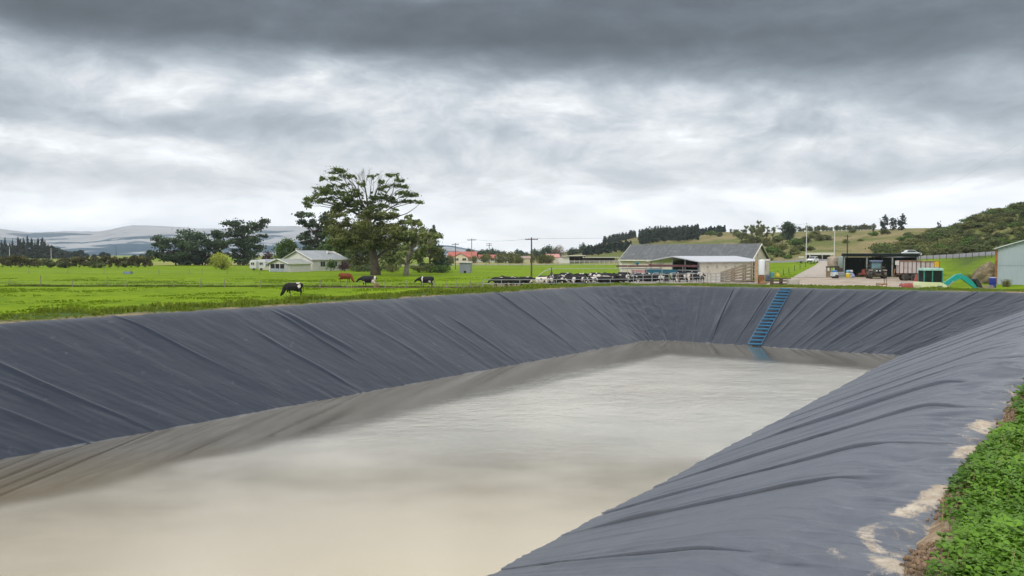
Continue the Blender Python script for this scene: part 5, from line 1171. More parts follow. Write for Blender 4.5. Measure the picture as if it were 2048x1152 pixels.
# blue drum, planks, heap
p = spot(1985, 90, 0); t = thing('blue_drum', 'tall royal blue plastic drum standing by the corrugated shed corner', 'drum', p)
MB().lathe([(.02, 0), (.34, 0), (.36, .06), (.36, .36), (.34, .4), (.36, .44), (.36, .78), (.34, .82), (.36, .86), (.35, 1.12), (.02, 1.12)], 20).build('body', BLUEP, t, True); MB().lathe([(.02, 1.121), (.35, 1.121), (.35, 1.2), (.02, 1.21)], 20).build('lid', mat('lid_grey', (.45, .46, .48), .6), t)
p = spot(1968, 81, 0); t = thing('plank_stack', 'loose stack of grey planks on the ground right of the excavator bucket', 'planks', p, R(4))
for i, (y, z, x) in enumerate(((-.3, .3, 0), (.1, .3, .15), (-.2, .4, -.1), (.0, .5, .1), (.1, .6, 0))): MB().box((x, y, z), (1.9, .24, .07), rz=.04 * (i - 2)).build('plank', TIMB, t)
for x in (-.7, .7): MB().bx(x - .1, x + .1, -.4, .4, 0, .26).build('bearer', TIMBD, t)
me = bpy.data.meshes.new('soil_heap'); bm = bmesh.new(); bmesh.ops.create_icosphere(bm, subdivisions=5, radius=1)
for v in bm.verts:
    n = float(fbm(v.co.x * 2.2 + 7, v.co.y * 2.2 + v.co.z * 1.7, 3, 5)); v.co *= .65 + .7 * n; v.co.z = max(v.co.z, -.2)
bm.to_mesh(me); bm.free(); m, nt, b = newmat('heap_soil'); o_ = nt.obj()
c_ = nt.mix(nt.mrange(nt.noise(o_, 2.2, 8, .7), .36, .62), (.06, .065, .025, 1), (.30, .23, .15, 1)); nt.put(b.inputs['Base Color'], c_); b.inputs['Roughness'].default_value = 1; nt.put(b.inputs['Normal'], nt.bump(nt.noise(o_, 6, 6, .7), .9, .15)); me.materials.append(m)
o = link('soil_heap', me); o.location = spot(1978, 104, .2); o.scale = (2.0, 2.2, 2.3); tag(o, 'heap of weedy soil and rubble against the corrugated shed', 'heap')
# corrugated shed at the right edge
p = spot(1991, 100, 0); p.z = -1.95; t = thing('corrugated_shed', 'pale blue grey corrugated iron shed cut by the right edge of the photo', 'shed', p, R(-33))
CI = corrugated('blue_grey_iron', (.36, .42, .46), .16, 0, (.30, .27, .25), .5, .06, .7)
MB().prism([(0.15, 0), (14, 0), (14, 4.6), (7, 6.85), (0.15, 4.62)], 0, 14).build('wall', CI, t)
mb = MB()
for P in ([(-.25, 4.55), (7, 6.9), (7, 7.02), (-.25, 4.67)], [(7, 6.9), (14.3, 4.55), (14.3, 4.67), (7, 7.02)]): mb.prism(P, -.4, 14.3)
mb.build('roof', corrugated('pale_roof_iron', (.55, .58, .58), .3, 0, (.4, .36, .32)), t)
MB().bx(-.12, .14, -.1, .5, 0, 4.5).build('corner_post', mat('rust_orange', (.33, .13, .04), .8, .45, 2.5, dirt=(.12, .07, .04), dscale=2, dth=.52), t)
MB().bx(.16, 14, -.03, -.003, 2.5, 2.54).build('cladding_lap', mat('lap_grey', (.24, .28, .31), .6), t)
# car, far shed, feeder
p = Vector(((1625 - CX) / F * 196, 196, 0)); p.z = HT(p.x, p.y) + .1; t = thing('white_car', 'white car parked where the gravel driveway meets the road', 'car', p, R(-128))
CARW = mat('car_white', (.72, .73, .75), .25, .03)
mb = MB(); mb.prism([(-2.05, .35), (2.1, .35), (2.15, .75), (1.95, .95), (1.0, 1.05), (-1.7, 1.1), (-2.1, 1.0)], -.85, .85); mb.build('body', CARW, t, bevel=.08)
MB().prism([(-1.75, 1.05), (1.0, 1.02), (.25, 1.58), (-1.35, 1.6)], -.74, .74).build('cabin', CARW, t, bevel=.08)
MB().prism([(.98, 1.06), (1.02, 1.04), (.31, 1.55), (.27, 1.56)], -.66, .66).build('windscreen', GLASS, t)
for s in (-1, 1): MB().prism([(-1.5, 1.1), (.8, 1.08), (.2, 1.48), (-1.2, 1.5)], s * .752 - .006, s * .752 + .006).build('side_window', GLASS, t)
for s in (-1, 1):
    MB().bx(2.06, 2.17, s * .6 - .18, s * .6 + .18, .66, .84).build('headlight', MATS['lamp_glass'], t)
    for x in (-1.3, 1.35): o = MB().lathe([(.15, -.1), (.31, -.1), (.33, 0), (.31, .1), (.15, .1)], 18, (x, s * .78, .33), 'Y').build('wheel', RUBBER, t, True); MB().lathe([(.02, -.11), (.18, -.11), (.18, .11), (.02, .11)], 12, (x, s * .78, .33), 'Y').build('rim', GREYW, o)
MB().bx(2.12, 2.2, -.6, .6, .38, .6).build('bumper', DARKI, t)
p = Vector(((1640 - CX) / F * 236, 236, 0)); p.z = float(road_z((1640 - CX) / F)) - .6; t = thing('roadside_shelter', 'long white roofed open shelter behind the white car', 'shelter', p, R(3))
MB().bx(-3.9, 3.7, -1.5, 1.5, 2.1, 2.75).build('roof', WHITE, t); MB().bx(-3.7, 3.5, 1.2, 1.4, 0, 2.09).build('back_wall', TIMBD, t)
for x in (-3.7, 0, 3.5): MB().bx(x - .1, x + .1, -1.4, -1.2, 0, 2.09).build('post', WHITE, t)
p = Vector(((1602 - CX) / F * 200, 200, 0)); p.z = HT(p.x, p.y); t = thing('stock_trailer', 'grey railed stock trailer with a white top beside the white car', 'trailer', p, R(-20))
mb = MB()
for z in (.5, .85, 1.2): mb.bx(-1.2, 1.2, -.75, -.7, z, z + .12); mb.bx(-1.2, 1.2, .7, .75, z, z + .12)
for x in (-1.2, 0, 1.1): mb.bx(x, x + .1, -.7, .7, .4, 1.4)
mb.build('crate', GREYW, t); MB().bx(-.6, .7, -.6, .6, 1.42, 1.7).build('top', WHITE, t); MB().bx(-1.25, 1.25, -.7, .7, .3, .4).build('deck', TIMBD, t)
for s in (-1, 1): MB().lathe([(.1, -.09), (.3, -.09), (.3, .09), (.1, .09)], 14, (0, s * .85, .3), 'Y').build('wheel', RUBBER, t)
p = Vector(((1822 - CX) / F * 188, 188, 0)); p.z = float(road_z((1822 - CX) / F)) + .35; t = thing('grey_van', 'pale grey car roof passing along the road behind the machinery shed', 'car', p, R(2))
MB().prism([(-2.1, .35), (2.1, .35), (2.1, .8), (1.2, 1.0), (-1.9, 1.05), (-2.1, .9)], -.8, .8).build('body', mat('car_grey', (.5, .52, .54), .3), t, bevel=.07); MB().prism([(-1.6, 1.0), (1.1, .98), (.5, 1.5), (-1.2, 1.52)], -.7, .7).build('cabin', MATS['car_grey'], t, bevel=.07)
for s in (-1, 1): MB().prism([(-1.4, 1.06), (.85, 1.04), (.4, 1.42), (-1.1, 1.44)], s * .71 - .006, s * .71 + .006).build('side_window', GLASS, t)
for s in (-1, 1):
    for x in (-1.3, 1.3): MB().lathe([(.1, -.1), (.32, -.1), (.32, .1), (.1, .1)], 16, (x, s * .75, .32), 'Y').build('wheel', RUBBER, t)
# poles and wires
def pole(px, d, ty, label, m=TIMB, arm=1.6, r=.12, zb=None, arms=1):
    p = Vector(((px - CX) / F * d, d, 0)); p.z = HT(p.x, p.y) if zb is None else zb
    hgt = EYE + (HOR - ty) / F * d - p.z; t = thing('power_pole', label, 'pole', p); MB().path([(0, 0, -.3), (0, 0, hgt)], [r, r * .7], 8).build('pole', m, t)
    for k in range(arms):
        if arm: MB().bx(-arm / 2, arm / 2, -r - .12, -r * .72, hgt - .45 - k * .7, hgt - .3 - k * .7).build('crossarm', m, t)
        if arm:
            for x in (-.45, -.2, .2, .45): MB().cyl((x * arm, -r - .06, hgt - .3 - k * .7), (x * arm, -r - .06, hgt - .12 - k * .7), .045, n=6).build('insulator', GREYW, t)
    return p + Vector((0, -.2, hgt - .15))
GP = mat('concrete_pole', (.56, .56, .54), .8, .08)
T1 = pole(1063, 152, 475, 'tall dark timber power pole with one crossarm, nearest the herd', TIMBD, 2.4, .17)
T2 = pole(943.5, 196, 477, 'slim grey power pole with a crossarm just behind the grey hut', TIMB, 2.2, .13)
T3 = pole(911, 215, 486, 'dark power pole in front of the larger red roofed house', TIMBD, 1.9, .12)
T4 = pole(978.5, 330, 486, 'distant power pole with two crossarms right of the red roofed houses', TIMBD, 2.4, .16, None, 2)
T5 = pole(1612, 213, 446, 'tallest thin concrete pole beside the white car', GP, 0, .13)
T6 = pole(1668, 146, 460, 'slim white pole rising behind the beige water tank', GP, 0, .10)
T7 = pole(1694, 225, 470, 'thick dark pole with a heavy top on the hillside behind the machinery shed', TIMBD, 2.0, .24, 0.6)
T8 = pole(20, 420, 494, 'thin pale pole at the far left edge in front of the pines', GP, 0, .15)
T9 = pole(103, 420, 496, 'thin pale pole at the right end of the far pines', GP, 0, .15)
T10 = pole(233, 420, 493, 'thin dark pole standing beyond the hedge row', TIMBD, 0, .15)
def wire(a, b, sag, label, r=.016):
    mb = MB(); mb.path([a.lerp(b, i / 16) - Vector((0, 0, sag * 4 * (i / 16) * (1 - i / 16))) for i in range(17)], r, 4); o = mb.build('power_line', TIMBD); tag(o, label, 'wire')
wire(T1, T2, .5, 'power line between the pole by the herd and the pole behind the hut'); wire(T2, T3, .3, 'power line from the pole behind the hut to the pole left of it')
wire(T1, T5, 1.2, 'long power line passing over the milking shed roof'); wire(T8, T9, .8, 'power line between the two pale poles in front of the far pines', .03)
wire(T5, T7, .5, 'short power line from the tallest pole to the thick hillside pole'); wire(T7, Vector((190, 300, 44)), 1.5, 'power line climbing over the scrub hill to the right', .014)
# fences in the paddock
def fence(name, label, pts, hs, pm=POSTM, r=.06, wires=(.35, .65), wr=.008, lean=.05, tall=()):
    t = thing(name, label, 'fence', pts[0]); o = pts[0]
    for i, q in enumerate(pts):
        h_ = hs * g_.uniform(.85, 1.15) * (1.35 if i in tall else 1); l = Vector((g_.uniform(-lean, lean), 0, h_)); MB().path([q - o - Vector((0, 0, .15)), q - o + l], [r, r * .9], 6).build('post', pm, t)
    for z in wires: MB().path([q - o + Vector((0, 0, z * hs)) for q in pts], wr, 3).build('wire', STEEL, t)
fence('wire_fence', 'low post and wire fence crossing the green paddock in front of the grazing cows', [spot(px, d) for px, d in ((-60, 104.5), (20, 104), (81, 103.5), (145, 102.6), (216, 101.8), (252, 101.5), (347, 101), (402, 100.6), (449, 100.2), (520, 100), (594, 99.8), (640, 99.5), (694, 99.3), (770, 99), (812, 99), (870, 98.7), (893, 98.6), (914, 98.5), (940, 98.3), (966, 97.8))], .95, tall=(2, 4))
fence('wire_fence', 'far thin wire fence near the back of the green paddock', [spot(px, 170 - .01 * px) for px in (-40, 58, 136, 208, 262, 318, 380, 404, 455, 520)], 1.0, r=.07)
fence('wire_fence', 'post and wire fence beside the gravel driveway', [spot(1556 + i * 11, 128 + i * 10) for i in range(9)], 1.15, TIMBD, .07)
fence('wire_fence', 'post and wire fence along the top of the grass paddock below the road', [Vector(((px - CX) / F * dd_, dd_, HT((px - CX) / F * dd_, dd_))) for px in range(1840, 2010, 13) for dd_ in [float(road_d((px - CX) / F)) - 8]], 1.25, TIMBD, .08)
fence('wire_fence', 'wire fence on the near side of the road behind the herd', [spot(px, 288) for px in range(900, 1240, 24)], 1.1, POSTM, .09)
# trough
p = spot(256, 168, 0); t = thing('water_trough', 'small blue grey water trough out in the far paddock', 'trough', p); MB().prism([(-.9, .5), (-.7, 0), (.7, 0), (.9, .5)], -.4, .4).build('basin', mat('trough_blue', (.18, .24, .34), .6), t); MB().bx(-.7, .7, -.3, .3, .502, .52).build('water_surface', GLASS, t)
# blue ladder on the far bank
iq = np.argmin(np.hypot(lx[:, 26] - uv2xy(46.4, 15.2)[0], ly[:, 26] - uv2xy(46.4, 15.2)[1]))
a = Vector((*uv2xy(46.1, 15.05), 0)); b_ = gp(1511, 691, ZW)
def liner_pt(x, y):
    k = np.argmin((P3[::2, :, 0] - x) ** 2 + (P3[::2, :, 1] - y) ** 2); return P3[::2].reshape(-1, 3)[k]
t = thing('rope_ladder', 'blue rung safety ladder hanging down the far bank into the water', 'ladder', (a.x, a.y, 0)); BL_ = mat('ladder_blue', (.018, .14, .26), .4, .1)
O = Vector((a.x, a.y, 0)); side = Vector((AU[1] * -1, AU[0], 0)).normalized(); sideL = []; sideR = []
side = Vector((.93, -.37, 0)); NR = 18
ctr = []
for i in range(NR):
    q = a.lerp(b_, (i + .3) / (NR - 1.2)); z_ = liner_pt(q.x, q.y); c_ = Vector((q.x, q.y, float(z_[2]) + .07)); ctr.append(c_)
    MB().box(c_ - O, (.68, .075, .07), rz=math.atan2(side.y, side.x)).build('rung', BL_, t, bevel=.02)
for s in (-1, 1): MB().path([c_ - O + side * .32 * s + Vector((0, 0, -.01)) for c_ in ctr], .013, 5).build('rope', mat('rope', (.12, .2, .3), .8), t)
# ------------------------------------------------------------------ cows
def loft(bmv, rings, n=12):
    """rings: (x,y,z, half width across, half height, tilt) closed tube; tilt = angle of the tube axis in the xz plane"""
    V = []; Fq = []
    for (x, y, z, ry, rz, tl) in rings:
        up = Vector((-math.sin(tl), 0, math.cos(tl)))
        for k in range(n):
            a = 2 * math.pi * k / n; V.append(Vector((x, y, z)) + Vector((0, 1, 0)) * ry * math.cos(a) + up * rz * math.sin(a))
    for i in range(len(rings) - 1):
        for k in range(n): k2 = (k + 1) % n; Fq.append((i * n + k, i * n + k2, (i + 1) * n + k2, (i + 1) * n + k))
    Fq.append(tuple(range(n))[::-1]); Fq.append(tuple((len(rings) - 1) * n + k for k in range(n))); bmv.add(V, Fq)
def cow_mesh(name, pose, stride=0.):
    b = MB()
    loft(b, [(-.86, 0, 1.08, .10, .12, 0), (-.82, 0, 1.06, .22, .26, 0), (-.66, 0, 1.03, .28, .35, 0), (-.40, 0, .98, .33, .40, 0), (-.05, 0, .94, .36, .43, 0), (.28, 0, .94, .34, .42, 0), (.52, 0, .97, .28, .40, 0), (.72, 0, 1.02, .20, .33, .2), (.82, 0, 1.06, .12, .22, .3)])
    if pose == 'graze': N = [(.66, 0, 1.06, .17, .30, -.5), (.90, 0, .84, .15, .25, -.95), (1.05, 0, .58, .13, .20, -1.2), (1.11, 0, .44, .14, .17, -1.1), (1.20, 0, .30, .15, .165, -1.0), (1.30, 0, .17, .11, .12, -.95), (1.36, 0, .08, .075, .07, -.9), (1.38, 0, .05, .04, .04, -.9)]; hd = Vector((1.09, 0, .50)); eo = -1.1
    elif pose == 'low': N = [(.66, 0, 1.08, .17, .30, -.1), (.95, 0, 1.03, .13, .20, -.2), (1.16, 0, .97, .11, .15, -.3), (1.26, 0, .92, .12, .13, -.6), (1.38, 0, .80, .11, .12, -.8), (1.48, 0, .68, .085, .085, -.8), (1.53, 0, .62, .07, .065, -.8), (1.55, 0, .60, .03, .03, -.8)]; hd = Vector((1.22, 0, .98)); eo = -.6
    else: N = [(.66, 0, 1.10, .17, .30, .4), (.90, 0, 1.22, .13, .20, .55), (1.06, 0, 1.34, .11, .15, .5), (1.14, 0, 1.39, .12, .13, .0), (1.26, 0, 1.34, .115, .125, -.5), (1.40, 0, 1.22, .085, .09, -.65), (1.48, 0, 1.15, .075, .07, -.65), (1.50, 0, 1.13, .03, .03, -.65)]; hd = Vector((1.10, 0, 1.42)); eo = 0
    loft(b, N)
    for s in (-1, 1):
        b.path([hd + Vector((0, s * .08, .02)), hd + Vector((-.05, s * .18, .03)), hd + Vector((-.06, s * .27, -.01))], [.035, .05, .02], 6)      # ears
        f = stride * s
        b.path([(.55, s * .17, .90), (.54 + f * .3, s * .19, .62), (.54 + f * .9, s * .18, .40), (.53 + f * 1.25, s * .18, .12), (.56 + f * 1.3, s * .18, .06), (.57 + f * 1.3, s * .18, 0)], [.15, .105, .062, .046, .055, .06], 8)
        b.path([(-.62, s * .17, .95), (-.56 - f * .2, s * .22, .70), (-.74 - f * .7, s * .20, .46), (-.70 - f * 1.1, s * .19, .14), (-.66 - f * 1.15, s * .19, .06), (-.65 - f * 1.15, s * .19, 0)], [.20, .15, .068, .046, .055, .06], 8)
    b.path([(-.82, 0, 1.28), (-.93, 0, 1.22), (-.95, 0, .8), (-.94, 0, .45)], [.04, .03, .025, .04], 6)
    loft(b, [(-.62, 0, .66, .06, .06, 0), (-.5, 0, .58, .15, .14, 0), (-.32, 0, .57, .15, .12, 0), (-.2, 0, .62, .06, .06, 0)])
    o = b.build(name, BLACKC, None, True); md = o.modifiers.new('r', 'REMESH'); md.mode = 'VOXEL'; md.voxel_size = .035; md.use_smooth_shade = True
    sm_ = o.modifiers.new('s', 'SMOOTH'); sm_.iterations = 3; sm_.factor = .4
    bpy.context.view_layer.update(); dg = bpy.context.evaluated_depsgraph_get(); me = bpy.data.meshes.new_from_object(o.evaluated_get(dg)); me.name = name
    bpy.data.objects.remove(o); return me
def cowmat(name, dark, white, patches=None, th=.56):
    m, nt, b = newmat(name); o = nt.obj(); r = nt.node('ShaderNodeObjectInfo').outputs['Random']
    if patches is None:
        n = nt.noise(nt.scale(o, (1, 1.0, .8)), 1.35, 3, .5, w=nt.m('MULTIPLY', r, 60.)); th_ = nt.m('MULTIPLY_ADD', nt.m('FRACT', nt.m('MULTIPLY', r, 7.3)), .16, th - .06)
        f = nt.mrange(nt.m('SUBTRACT', n, th_), -.008, .008)
    else:
        s = nt.node('ShaderNodeSeparateXYZ'); wob = nt.node('ShaderNodeTexNoise'); nt.put(wob.inputs['Vector'], o); wob.inputs['Scale'].default_value = 4
        nt.put(s.inputs[0], nt.vm('ADD', o, nt.vm('SCALE', nt.vm('SUBTRACT', wob.outputs['Color'], (.5, .5, .5))))); f = 0.
        for n_ in nt.n:
            if n_.type == 'VECT_MATH' and n_.operation == 'SCALE': n_.inputs['Scale'].default_value = .3
        for (x, z, rx, rz) in patches:
            q = nt.m('ADD', nt.m('POWER', nt.m('DIVIDE', nt.m('SUBTRACT', s.outputs[0], x), rx), 2.), nt.m('POWER', nt.m('DIVIDE', nt.m('SUBTRACT', s.outputs[2], z), rz), 2.))
            f = nt.m('MAXIMUM', f, nt.mrange(q, 1.05, .95))
    c = nt.mix(f, (*dark, 1), (*white, 1)); nt.put(b.inputs['Base Color'], c); b.inputs['Roughness'].default_value = .7; b.inputs['Specular IOR Level'].default_value = .25; return m
BLACKC = cowmat('cow_hide', (.012, .011, .012), (.60, .55, .50), None, .585)
BROWNC = cowmat('cow_brown_hide', (.17, .042, .012), (.12, .028, .010), None, .5)
DBROWN = cowmat('cow_dark_brown_hide', (.07, .025, .012), (.60, .54, .47), None, .60)
C1 = cowmat('cow_hide_rump_patch', (.010, .009, .010), (.64, .58, .50), [(-.62, 1.02, .16, .16), (-.5, 1.38, .2, .08), (.1, .52, .18, .12), (.55, .2, .06, .2)])
C3 = cowmat('cow_hide_white_hind', (.012, .012, .014), (.66, .56, .48), [(-.78, 1.1, .13, .45), (-.62, .65, .3, .30), (.55, .62, .1, .1)])
C4 = cowmat('cow_hide_shoulder_band', (.010, .010, .011), (.66, .60, .52), [(.50, 1.2, .085, .5), (.50, .7, .07, .5), (-.4, .72, .16, .12)])
CM = {k: cow_mesh('cow', k, s) for k, s in (('graze', .06), ('low', .10), ('stand', .03))}
def cow(px, d, pose, rz, label, m=None, group=None, s=1.):
    o = bpy.data.objects.new('cow', CM[pose]); COL.objects.link(o); o.location = spot(px, d) + Vector((0, 0, .02)); o.rotation_euler = (0, 0, rz); o.scale = (s,) * 3
    if m: o.material_slots[0].link = 'OBJECT'; o.material_slots[0].material = m
    return tag(o, label, 'cow', group)
cow(588, 79, 'graze', R(174), 'black cow with small white rump patch grazing in front of the paddock fence', C1, None, 1.0)
cow(690, 116, 'graze', R(-8), 'red brown cow grazing behind the other paddock cows', BROWNC, None, 1.02)
cow(738, 100.6, 'low', R(176), 'black cow with white hindquarters walking left with its head lowered', C3, None, 1.05)
cow(853, 100.6, 'low', R(178), 'black cow with a white band behind its shoulder walking left by the fence', C4, None, 1.0)
hrd = 'herd of dairy cows packed in the concrete yard'
for px, d, rz, po in ((1000, 100.2, 178, 'low'), (1022, 101.8, 172, 'stand'), (1034, 99.6, 4, 'low'), (1052, 101.5, 185, 'low')):
    cow(px, d, po, R(rz), {1000: 'black cow at the far left end of the herd, head low, facing left', 1022: 'black cow second from the left end of the herd', 1034: 'black cow facing right near the left end of the herd', 1052: 'black cow just before the mostly white cow in the herd'}[px], cowmat('cow_hide_plain_%d' % px, (.012, .011, .012), (.5, .45, .4), [(-.2, 1.38, .2, .07), (.3, .55, .15, .1)]), hrd)
cow(1084, 100.3, 'low', R(176), 'mostly white cow with a few black spots in the front row of the herd', cowmat('cow_hide_white', (.66, .59, .52), (.014, .013, .014), [(.1, 1.1, .14, .12), (-.3, .85, .12, .14), (-.7, 1.25, .12, .1), (1.0, 1.2, .2, .2)]), hrd, 1.0)
g6 = random.Random(4); k_ = 0
for row, d in enumerate((100.6, 102.6, 105.2, 108, 111, 114.2, 117.6)):
    pa, pb = (1106, 1236) if row == 0 else ((1100, 1244) if row == 1 else (1072 + row * 10, 1250)); px = pa
    while px < pb:
        k_ += 1; cow(px + g6.uniform(-5, 5), d + g6.uniform(-.7, .7), g6.choice(['low', 'low', 'stand', 'low']), R(g6.choice([0, 180, 180, 90, 200, 20, -90]) + g6.uniform(-18, 18)), 'black and white cow packed among the herd left of the hooped rails', None, hrd, g6.uniform(.94, 1.06))
        px += g6.uniform(24, 33)
for row, d in enumerate((105.4, 107.6, 110, 113)):
    px = 1262
    while px < 1402:
        br_ = 1352 < px < 1400 and row == 0
        k_ += 1; cow(px + g6.uniform(-4, 4), d + g6.uniform(-.5, .5), g6.choice(['low', 'stand', 'low']), R(g6.choice([80, 100, -80, -95, 180, 0]) + g6.uniform(-18, 18)), 'brown and white cow at the right end of the herd behind the hooped rails' if br_ else 'black and white cow standing behind the hooped yard rails', DBROWN if br_ else None, hrd, g6.uniform(.94, 1.06))
        px += g6.uniform(21, 30)
# ------------------------------------------------------------------ ground cover
def blades(name, m, X, Y, Zb, hgt, wid, seed, lean=.5, per=3):
    g = np.random.default_rng(seed); n = len(X); X = np.repeat(X, per) + g.normal(size=n * per) * .03; Y = np.repeat(Y, per) + g.normal(size=n * per) * .03; Zb = np.repeat(Zb, per); hh = np.repeat(hgt, per) * g.uniform(.5, 1.2, n * per); ww = np.repeat(wid, per) * g.uniform(.6, 1.3, n * per)
    a = g.uniform(0, 6.28, n * per); l = g.uniform(0, lean, n * per) * hh; b = g.uniform(0, 6.28, n * per)
    ax, ay = np.cos(a) * ww / 2, np.sin(a) * ww / 2; tx, ty = X + np.cos(b) * l, Y + np.sin(b) * l
    V = np.stack([np.stack([X - ax, Y - ay, Zb - .03], -1), np.stack([X + ax, Y + ay, Zb - .03], -1), np.stack([tx + ax * .35, ty + ay * .35, Zb + hh], -1), np.stack([tx - ax * .35, ty - ay * .35, Zb + hh], -1)], 1).reshape(-1, 3)
    t = np.repeat(np.repeat(g.random(n), per) * .6 + g.random(n * per) * .4, 4)
    return tag(link(name, npmesh(name, V, np.arange(len(V)).reshape(-1, 4), m, False, dict(tint=t))), kind='stuff')
gm = leafmat('verge_grass', (.062, .105, .006), (.135, .180, .018))
gf = leafmat('field_grass', (.110, .190, .002), (.115, .180, .004))
def hts(x, y):
    u, v = xy2uv(x, y); i = np.clip(np.searchsorted(U, u) - 1, 0, len(U) - 2); j = np.clip(np.searchsorted(Vv, v) - 1, 0, len(Vv) - 2)
    fu = (u - U[i]) / (U[i + 1] - U[i]); fv = (v - Vv[j]) / (Vv[j + 1] - Vv[j])
    return (GZ[i, j] * (1 - fu) + GZ[i + 1, j] * fu) * (1 - fv) + (GZ[i, j + 1] * (1 - fu) + GZ[i + 1, j + 1] * fu) * fv
g7 = np.random.default_rng(31)
n = 60000; u = g7.uniform(-4, 58, n); v = g7.uniform(2.4, 36, n); x, y = uv2xy(u, v); s = sdist(x, y)
edgej = .38 + .35 * (fbm(x * 1.1, y * 1.1, 33, 3) - .3)
keep = (s > edgej) & (s < 7.5) & (y > 5) & (np.abs(x / np.maximum(y, 1)) < .8) & (vnoise(x * .9, y * .9, 44) > .22); x, y, s = x[keep], y[keep], s[keep]
cl_ = fbm(x * .7, y * .7, 45, 3); low_ = np.where(s < 1.0, .55, 1.)
far_ = np.where(xy2uv(x, y)[0] > 42, .45, 1.)
blades('verge_grass', gm, x, y, hts(x, y), (.04 + .13 * sstep(.35, .7, cl_)) * low_ * far_, np.full(len(x), .07), 5, .7, 5)
n = 70000; a = g7.uniform(-.75, .62, n); d = 45 + 95 * g7.random(n) ** .8; x, y = a * d, d; s = sdist(x, y); mk = fbm(x / 5, y / 5, 46, 4)
keep = (s > 7) & (mk > .55) & (vnoise(x * 1.3, y * 1.3, 48) > .35) & ~((a > .10) & (y > 92) & (y < 127)) & ~((a > .29) & (y < 128)); x, y, mk = x[keep], y[keep], mk[keep]
blades('field_grass', gf, x, y, hts(x, y), .03 + .09 * sstep(.53, .68, mk), np.full(len(x), .16), 6, .9, 3)
# far bank crest in front of the yard: rank grass
# broad leaved clover on the near right bank
def clover(n, ua, ub, va, vb, size, seed, pw=1.0):
    g = np.random.default_rng(seed); u = ua + (ub - ua) * g.random(n) ** pw; v = g.uniform(va, vb, n)
    ed = 1.08 - .20 * sstep(8, 5, u) + .34 * (fbm(u * .9, u * 0 + 3, 4, 4) - .5) - .30 * sstep(.5, .75, fbm(u * 1.3, v * .8, 61, 3)) ; k = v < ed; u, v, ed = u[k], v[k], ed[k]; x, y = uv2xy(u, v)
    thin = sstep(0, .35, ed - v) ; k = g.random(len(u)) < .25 + .75 * thin; u, v, x, y, thin = u[k], v[k], x[k], y[k], thin[k]; n = len(u)
    mound = .05 + .16 * fbm(x * 1.4, y * 1.4, 62, 3) * thin + .02
    z = hts(x, y) + mound * g.random(n) ** .5 + .02
    nn = g.normal(size=(n, 3)) * .42; nn[:, 2] = 1; nn /= np.linalg.norm(nn, axis=1)[:, None]; a = np.cross(nn, g.normal(size=(n, 3))); a /= np.linalg.norm(a, axis=1)[:, None]; b = np.cross(nn, a)
    s = (size * g.uniform(.4, 1.6, n))[:, None]; c = np.stack([x, y, z], -1)
    P_ = [c, c + a * s * .55 + b * s * .30 + nn * s * .10, c + a * s * .95 + b * s * .20, c + a * s * 1.0 - b * s * .2, c + a * s * .55 - b * s * .32 + nn * s * .10]
    tri = [P_]
    for r_ in (2.09, 4.19):      # three leaflets
        ca, sa_ = math.cos(r_), math.sin(r_); a2 = a * ca + b * sa_; b2 = b * ca - a * sa_
        tri.append([c, c + a2 * s * .55 + b2 * s * .30 + nn * s * .10, c + a2 * s * .95 + b2 * s * .20, c + a2 * s * 1.0 - b2 * s * .2, c + a2 * s * .55 - b2 * s * .32 + nn * s * .10])
    V = np.stack([np.stack(q, 1) for q in tri], 1).reshape(-1, 3); t = np.repeat(np.clip(.9 * (fbm(x * 2.2, y * 2.2, 66, 3) - .5) + .5 * g.random(n) + .5 * (z - z.min()) / max(1e-6, np.ptp(z)), 0, 1), 15)
    return V, t
Va, ta = clover(110000, 1.5, 12, -1.6, 1.2, .034, 71, 1.3); Vb, tb_ = clover(80000, 8, 46, -3.0, 1.2, .055, 72)
V = np.concatenate([Va, Vb]); t_ = np.concatenate([ta, tb_])
cm_ = leafmat('clover_leaves', (.022, .060, .006), (.095, .185, .018), .5)
tag(link('clover', npmesh('clover', V, np.arange(len(V)).reshape(-1, 5), cm_, False, dict(tint=t_))), kind='stuff')
n = 3500; u = g7.uniform(1.5, 30, n) ; v = g7.uniform(-2.5, .95, n); x, y = uv2xy(u, v); k = v < .80 + .34 * (fbm(u * .9, u * 0 + 3, 4, 4) - .5); x, y = x[k], y[k]
blades('weeds', leafmat('weed_blades', (.040, .080, .012), (.12, .18, .04)), x, y, hts(x, y), g7.uniform(.06, .2, len(x)), np.full(len(x), .009), 9, .8, 4)
n = 420; u = g7.uniform(1.8, 18, n); v = g7.uniform(-1.2, .95, n); x, y = uv2xy(u, v)
blades('dead_stalks', leafmat('dead_stalk', (.20, .15, .07), (.32, .26, .14)), x, y, hts(x, y), g7.uniform(.12, .34, len(x)), np.full(len(x), .006), 19, .6, 3)
n = 9000; x0_ = g7.uniform(-66, -2, n); y0_ = np.interp(x0_, [-66, -30, -2], [104, 101.2, 98.2]) + g7.normal(size=n) * .22; kk_ = g7.random(n) < .15 + .85 * fbm(x0_ * .5, y0_ * 0, 77, 3) ** 2 * 1.6; x0_, y0_ = x0_[kk_], y0_[kk_]
blades('fence_line_grass', leafmat('fence_grass', (.042, .062, .006), (.09, .11, .02)), x0_, y0_, hts(x0_, y0_), g7.uniform(.1, .3, len(x0_)), np.full(len(x0_), .05), 23, .6, 3)
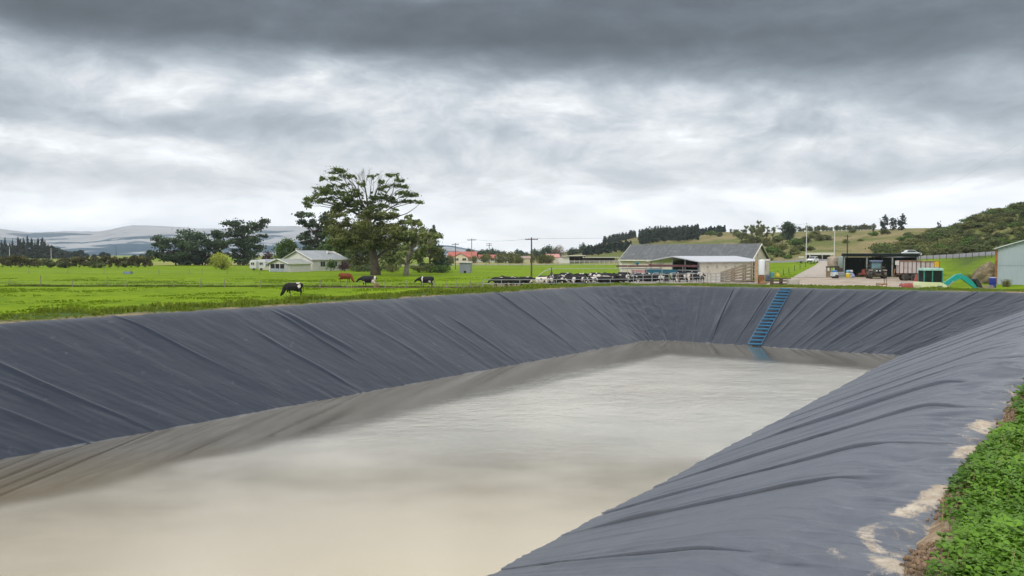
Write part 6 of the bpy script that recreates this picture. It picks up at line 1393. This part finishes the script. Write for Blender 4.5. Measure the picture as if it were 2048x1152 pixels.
# clods of soil along the liner edge
g = np.random.default_rng(81); n = 30000; u = 1.5 + 28 * g.random(n) ** 1.6; ed = .95 + .34 * (fbm(u * .9, u * 0 + 3, 4, 4) - .5); v = ed + g.normal(size=n) * .10; x, y = uv2xy(u, v)
pr = np.exp(-((v - ed) / .2) ** 2) * (fbm(u * .8, u * 0, 83, 3) > .36); k = g.random(n) < pr; x, y = x[k], y[k]; n = len(x)
ico = bmesh.new(); bmesh.ops.create_icosphere(ico, subdivisions=1, radius=1); iv = np.array([q.co[:] for q in ico.verts]); it = np.array([[q.index for q in f.verts] for f in ico.faces]); ico.free()
sz = .003 + .019 * g.random(n) ** 6; sc3 = g.uniform(.7, 1.3, (n, 1, 3)) * sz[:, None, None]; nz = 1 + .7 * (g.random((n, len(iv), 1)) - .5)
V = iv[None] * nz * sc3 + np.stack([x, y, hts(x, y) + .05 + sz * .2], -1)[:, None]; Ft = (it[None] + (np.arange(n) * len(iv))[:, None, None]).reshape(-1, 3)
tag(link('soil_clods', npmesh('soil_clods', V.reshape(-1, 3), Ft, mat('clod_soil', (.20, .135, .085), 1, .5, 8), False)), kind='stuff')
# dry tussock by the walking cow, weeds at the shed
for px, d, h_, lab, nm, mm in ((753, 99.4, .75, 'straw coloured dry tussock behind the cow with white hindquarters', 'tussock', leafmat('dry_tussock', (.16, .12, .05), (.40, .33, .16))), (1936, 108, 1.3, 'dark reedy clump below the paddock, left of the soil heap', 'reed_clump', leafmat('reed', (.05, .06, .02), (.20, .19, .08))), (2012, 92, 1.0, 'weedy grass clump against the corrugated shed wall', 'reed_clump', MATS['reed'])):
    p = spot(px, d); n = 80; a = g.uniform(0, 6.28, n); r = .36 * h_ * g.random(n) ** .5; o = blades(nm, mm, np.cos(a) * r, np.sin(a) * r * .7, np.zeros(n), np.full(n, h_ * .8), np.full(n, .05), int(px), .7, 3); o.location = p; del o['kind']; tag(o, lab, 'plant')
# ------------------------------------------------------------------ render settings
sc.render.engine = 'CYCLES'
sc.view_settings.view_transform = 'Standard'; sc.view_settings.look = 'None'; sc.view_settings.exposure = EXPO; sc.view_settings.gamma = 1
sc.cycles.use_denoising = True
try: sc.cycles.denoiser = 'OPENIMAGEDENOISE'
except Exception: pass
sc.cycles.max_bounces = 6; sc.cycles.diffuse_bounces = 3; sc.cycles.glossy_bounces = 3; sc.cycles.transmission_bounces = 4; sc.cycles.transparent_max_bounces = 8; sc.cycles.volume_bounces = 0
sc.cycles.sample_clamp_indirect = 8
sc.render.resolution_x = 1024; sc.render.resolution_y = 576
